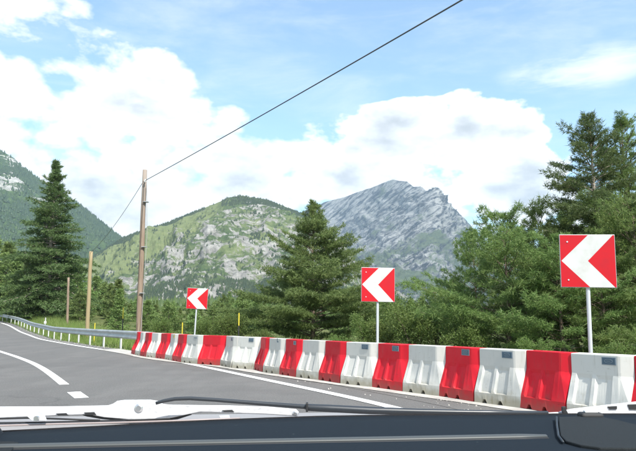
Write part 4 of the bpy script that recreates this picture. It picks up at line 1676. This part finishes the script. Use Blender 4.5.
# dark textured cover at the right of the pad
out_px = [(558.5, 417.5), (559, 426), (560.5, 436), (566, 441.5), (580, 445.5), (600, 448.3), (625, 448.8), (660, 447), (700, 443), (720, 436), (700, 431), (670, 428.5), (645, 427), (632, 424), (618, 420.5), (605, 418), (585, 416.6)]
M = MB()
pts = [cp(on_z(x, y, ZD + 0.006)) for x, y in out_px]
M.prism([p + Vector((0, 0, -0.006)) for p in pts], (0, 0, 0.007))
M.obj("airbag_cover", MATS["dash_dark"], car, bevel=0.0015)
M = MB()
M.tube([cp(on_z(x, y, ZD + 0.006)) for x, y in [(556.5, 417), (557, 426), (558.5, 436), (563, 442)]], 0.0016, 8)
M.obj("cover_lip", MATS["lip_blue"], car, smooth=True)
# dark corner grille at the left
M = MB()
pts = [cp(on_z(x, y, ZD + 0.004)) for x, y in [(-40, 442.5), (10, 441.5), (19, 442.5), (15, 446.5), (6, 456), (-40, 458)]]
M.prism([p + Vector((0, 0, -0.004)) for p in pts], (0, 0, 0.0045))
M.obj("corner_grille", MATS["dash_dark"], car, bevel=0.001)
# light sensor
c0 = cp(on_z(590.5, 418, ZD + 0.004))
M = MB()
M.box(c0 + Vector((0, 0, 0.002)), (0.034, 0.020, 0.013))
so = M.obj("light_sensor", MATS["slot_black"], car, bevel=0.004, seg=3)
M = MB()
M.box(c0 + Vector((0.0, -0.002, 0.010)), (0.020, 0.008, 0.003))
M.obj("sensor_highlight", mat("highlight_white", (0.75, 0.75, 0.75), 0.15), so, bevel=0.001)  # highlight on the black sensor, painted as a white block

# black printed border at the foot of the windscreen with its row of dots
M = MB()
vs, fs = [], []
for p in edge:
    vs += [cp((p.x, p.y + 0.010, ZD + 0.0005)), cp((p.x, p.y + 0.026, ZD - 0.004))]
for a in range(len(edge) - 1):
    fs.append((2 * a, 2 * a + 1, 2 * a + 3, 2 * a + 2))
M.add(vs, fs)
es = catmull([(p.x, p.y) for p in edge], 0.006)
for q in es[::1]:
    M.box(cp((q[0], q[1] + 0.0285, ZD - 0.0045)), (0.0032, 0.003, 0.0012))
M.obj("printed_border", MATS["slot_black"], car)

# cowl between glass and bonnet
M = MB()
vs, fs = [], []
lv = [(0.034, -0.012), (0.10, -0.020), (0.16, -0.030), (0.20, -0.05)]
for p in edge:
    q_ = on_z(0, 0, 0) if False else None
    yp = np.interp(p.x / p.y, [-0.55, -0.4, -0.2, 0.0, 0.35, 0.6], [418.5, 416.5, 414.5, 412.6, 412.6, 413.5])
    far = Vector(at(318 + 640 * p.x / p.y, yp, p.y * 0.3 + 1.0))
    for (a_, b_) in ((0.0, 0), (0.33, 0.003), (0.66, 0.004), (1.0, 0.0)):
        st_ = Vector((p.x, p.y + 0.034, ZD - 0.045))
        w_ = st_.lerp(far, a_); w_.z += b_
        vs.append(cp(w_))
for a in range(len(edge) - 1):
    for k in range(3):
        q = a * 4 + k
        fs.append((q, q + 4, q + 5, q + 1))
M.add(vs, fs)
M.obj("cowl", MATS["cowl_paint"], car, smooth=True)

# bonnet, wings, roof, pillars, doors: real sizes round the camera
M = MB()
vs, fs = [], []
for a, (y_, z_, hw) in enumerate([(1.40, 1.04, .74), (1.55, 0.985, .75), (1.8, 0.93, .74), (2.05, 0.86, .70), (2.2, 0.76, .66), (2.24, 0.6, .64)]):
    for k in range(9):
        u_ = -1 + 2 * k / 8
        vs.append(cp((CX + u_ * hw, y_ - 0.10 * u_ * u_ * (1 if a > 1 else 0.6), z_ - 0.07 * abs(u_) ** 3)))
for a in range(5):
    for k in range(8):
        q = a * 9 + k
        fs.append((q, q + 1, q + 10, q + 9))
M.add(vs, fs)
M.obj("bonnet", MATS["car_paint"], car, smooth=True)
M = MB()
for sgn in (-1, 1):
    side = [(-2.6, .35), (2.2, .35), (2.24, .62), (2.1, .80), (1.2, .94), (0.95, 1.00), (-2.2, .98), (-2.6, .85)]
    M.prism([cp((CX + sgn * 0.80, y_, z_)) for y_, z_ in side], (-0.06 * sgn, 0, 0))
M.box(cp((CX, 2.2, 0.5)), (1.5, 0.08, 0.35))
M.box(cp((CX, -2.55, 0.65)), (1.5, 0.08, 0.6))
M.box(cp((CX, -0.2, 0.33)), (1.5, 4.7, 0.06))
M.obj("body", MATS["car_paint"], car, bevel=0.01)
M = MB()
vs, fs = [], []
for a, y_ in enumerate((0.12, -0.4, -1.0, -1.6)):
    for k in range(9):
        u_ = -1 + 2 * k / 8
        vs.append(cp((CX + u_ * 0.60, y_, 1.485 - 0.03 * u_ * u_ - (0.02 if a in (0, 3) else 0))))
for a in range(3):
    for k in range(8):
        q = a * 9 + k
        fs.append((q, q + 9, q + 10, q + 1))
b0 = len(vs)
vs += [v + Vector((0, 0, -0.03)) for v in vs[:b0]]
fs += [tuple(b0 + i for i in f_[::-1]) for f_ in fs[:24]]
M.add(vs, fs)
M.obj("roof", MATS["lining"], car, smooth=True)
for sgn in (-1, 1):
    M = MB()
    M.tube([cp((CX + sgn * 0.79, 0.98, 1.0)), cp((CX + sgn * 0.75, 0.65, 1.21)), cp((CX + sgn * 0.62, 0.12, 1.455))], 0.032, 8)
    M.obj("windscreen_pillar", MATS["lining"], car, smooth=True)
    M = MB()
    M.tube([cp((CX + sgn * 0.77, -0.55, 0.98)), cp((CX + sgn * 0.61, -0.6, 1.45))], 0.04, 8)
    M.tube([cp((CX + sgn * 0.77, -2.1, 0.95)), cp((CX + sgn * 0.61, -1.58, 1.43))], 0.05, 8)
    M.obj("door_pillar", MATS["lining"], car, smooth=True)
# wheels
wm = MB(); wm.tube([(-0.09, 0, 0), (0.09, 0, 0)], 0.30, 24)
wme = wm.mesh("tyre", MATS["rubber"], bevel=0.02)
rm = MB(); rm.tube([(-0.10, 0, 0), (0.10, 0, 0)], 0.19, 20)
rme = rm.mesh("rim", MATS["steel"], bevel=0.01)
for sgn in (-1, 1):
    for y_ in (1.55, -1.75):
        wh = link_mesh("wheel", wme, car, cp((CX + sgn * 0.70, y_, 0.30)))
        link_mesh("rim", rme, wh)
# windscreen
M = MB()
vs, fs = [], []
top = [(CX + u_ * 0.60, 0.15 - 0.0 * u_, 1.462 - 0.03 * u_ * u_) for u_ in np.linspace(-1, 1, len(edge))]
nl = 8
for p, q in zip(edge, top):
    a = Vector((p.x, p.y + 0.02, ZD - 0.003)); b = Vector(q)
    for k in range(nl + 1):
        t_ = k / nl
        c_ = a.lerp(b, t_)
        c_.z += 0.03 * math.sin(math.pi * t_)
        vs.append(cp(c_))
for a in range(len(edge) - 1):
    for k in range(nl):
        q = a * (nl + 1) + k
        fs.append((q, q + nl + 1, q + nl + 2, q + 1))
M.add(vs, fs)
M.obj("windscreen", gm, car, smooth=True)

# wipers --------------------------------------------------------------
YW = 1.16
arm_px = [(-60, 407.5), (0, 406.5), (60, 406.3), (108, 405.2), (113, 403.5), (117, 400.8), (124, 399.8), (150, 399.6), (157, 400.6), (161, 403.6), (170, 404.6), (230, 405.3), (268, 406.6), (296, 409),
          (299, 412), (297, 416), (285, 415.2), (262, 413.8), (240, 413.2), (216, 412.2), (200, 411.8), (186, 414.6), (172, 417.6), (156, 419.6), (128, 419.2), (104, 417.2), (88, 414.2), (60, 415.2), (0, 417.8), (-60, 421)]
M = MB()
M.prism([cpx(x, y, YW) for x, y in arm_px], (0, 0.022, -0.004))
arm = M.obj("wiper_arm", MATS["arm_paint"], car, bevel=0.0012)
M = MB()
for (x0, y0, x1, y1) in [(84, 412.6, 94, 415), (222, 410.4, 232, 411.8), (56, 413.6, 66, 415.6)]:
    M = MB()
    M.prism([cpx(x0, y0, YW - 0.002), cpx(x1, y0 - 0.4, YW - 0.002), cpx(x1 + 2, y1, YW - 0.002), cpx(x0 + 2, y1, YW - 0.002)], (0, 0.004, 0))
    M.obj("slot", MATS["slot_black"], arm)
M = MB()
M.prism([cpx(x, y, YW + 0.004) for x, y in [(78, 413), (104, 415), (150, 416), (190, 411), (190, 415), (176, 419.5), (156, 421.3), (128, 421.3), (102, 419.2), (86, 416.4)]], (0, 0.016, -0.002))
M.obj("arm_underside", MATS["slot_black"], arm)
for (x, y, r_) in [(139, 408, 0.0078), (295, 413.4, 0.0045)]:
    M = MB()
    c_ = cpx(x, y, YW)
    M.tube([c_ + Vector((0, 0.002, 0)), c_ + Vector((0, -0.0015, 0)), c_ + Vector((0, -0.003, 0))], [r_, r_, r_ * 0.6], 14)
    M.obj("pivot_bolt", MATS["steel"], arm)
blade_px = [(156, 403.2, .0028), (164, 400.8, .0032), (175, 398.8, .0034), (190, 398.3, .0034), (215, 399.8, .0034), (260, 403.4, .0036), (304, 406.6, .0040), (309, 407.4, .0062), (330, 408.4, .0066),
            (370, 410.4, .0066), (420, 411.6, .0052), (480, 412.4, .0042), (548, 412.8, .0032)]
M = MB()
M.tube([cpx(x, y, YW - 0.03) for x, y, r_ in blade_px], [r_ for _, _, r_ in blade_px], 10)
bl_ = M.obj("wiper_blade", MATS["rubber"], car, smooth=True)
M = MB()
M.box(cpx(307, 407, YW - 0.035), (0.004, 0.016, 0.015))
M.obj("blade_joint", MATS["slot_black"], bl_, bevel=0.001)
# linkage rods low at the left
M = MB()
M.tube([cpx(x, y, YW - 0.13) for x, y in [(-50, 419.6), (0, 418.6), (30, 417.8), (60, 418.8), (100, 420.4)]], 0.0016, 6)
M.tube([cpx(x, y, YW - 0.13) for x, y in [(-50, 424.4), (0, 423), (60, 421.8), (120, 420.4), (170, 418.6)]], 0.0013, 6)
M.obj("linkage_rod", MATS["slot_black"], car, smooth=True)
M = MB()
M.tube([cpx(x, y, YW - 0.13) for x, y in [(-50, 427.4), (0, 425.6), (60, 423.8), (120, 422.4), (180, 420.6), (240, 418.4)]], 0.0022, 6, flat=0.7)
M.obj("linkage_bar", MATS["rod_brown"], car, smooth=True)
M = MB()
M.prism([cpx(x, y, YW - 0.14) for x, y in [(26, 415.6), (44, 415.4), (46, 420.6), (32, 420.8)]], (0, 0.004, 0))
br = M.obj("linkage_bracket", MATS["arm_paint"], car, bevel=0.0006)
M = MB()
c_ = cpx(37, 418.2, YW - 0.142)
M.tube([c_, c_ + Vector((0, -0.004, 0))], 0.004, 12)
M.obj("pivot_bolt", MATS["steel"], br)
M = MB()
M.prism([cpx(x, y, YW - 0.12) for x, y in [(219, 415.8), (229, 415.4), (230, 420), (221, 420.2)]], (0, 0.004, 0))
br = M.obj("linkage_bracket", MATS["arm_paint"], car, bevel=0.0006)
# right-hand wiper
M = MB()
rp = [(563, 410.8), (572, 408.6), (600, 405.4), (636, 401.4), (700, 397), (760, 396), (760, 412), (700, 414.5), (636, 415), (600, 415), (564, 415)]
M.prism([cpx(x, y, YW) for x, y in rp], (0, 0.02, -0.004))
arm2 = M.obj("wiper_arm", MATS["arm_paint"], car, bevel=0.0012)
M = MB()
for (x0, y0, x1, y1) in [(608, 406.6, 617, 409.2), (628, 404.6, 640, 409.4)]:
    M = MB()
    M.prism([cpx(x0, y0, YW - 0.002), cpx(x1, y0 - 0.4, YW - 0.002), cpx(x1, y1, YW - 0.002), cpx(x0 + 2, y1, YW - 0.002)], (0, 0.004, 0))
    M.obj("slot", MATS["slot_black"], arm2)
M = MB()
M.tube([cpx(x, y, YW - 0.03) for x, y in [(500, 414.3), (540, 413.8), (564, 413.2)]], [0.0008, 0.0015, 0.0028], 8)
M.obj("wiper_tip", MATS["arm_paint"], arm2, smooth=True)
M = MB()
M.prism([cpx(x, y, YW - 0.04) for x, y in [(562.5, 407), (566, 406.6), (566.5, 410), (568.5, 414), (564, 414.3), (562.5, 411)]], (0, 0.006, 0))
M.obj("arm_clip", MATS["slot_black"], arm2, bevel=0.0004)
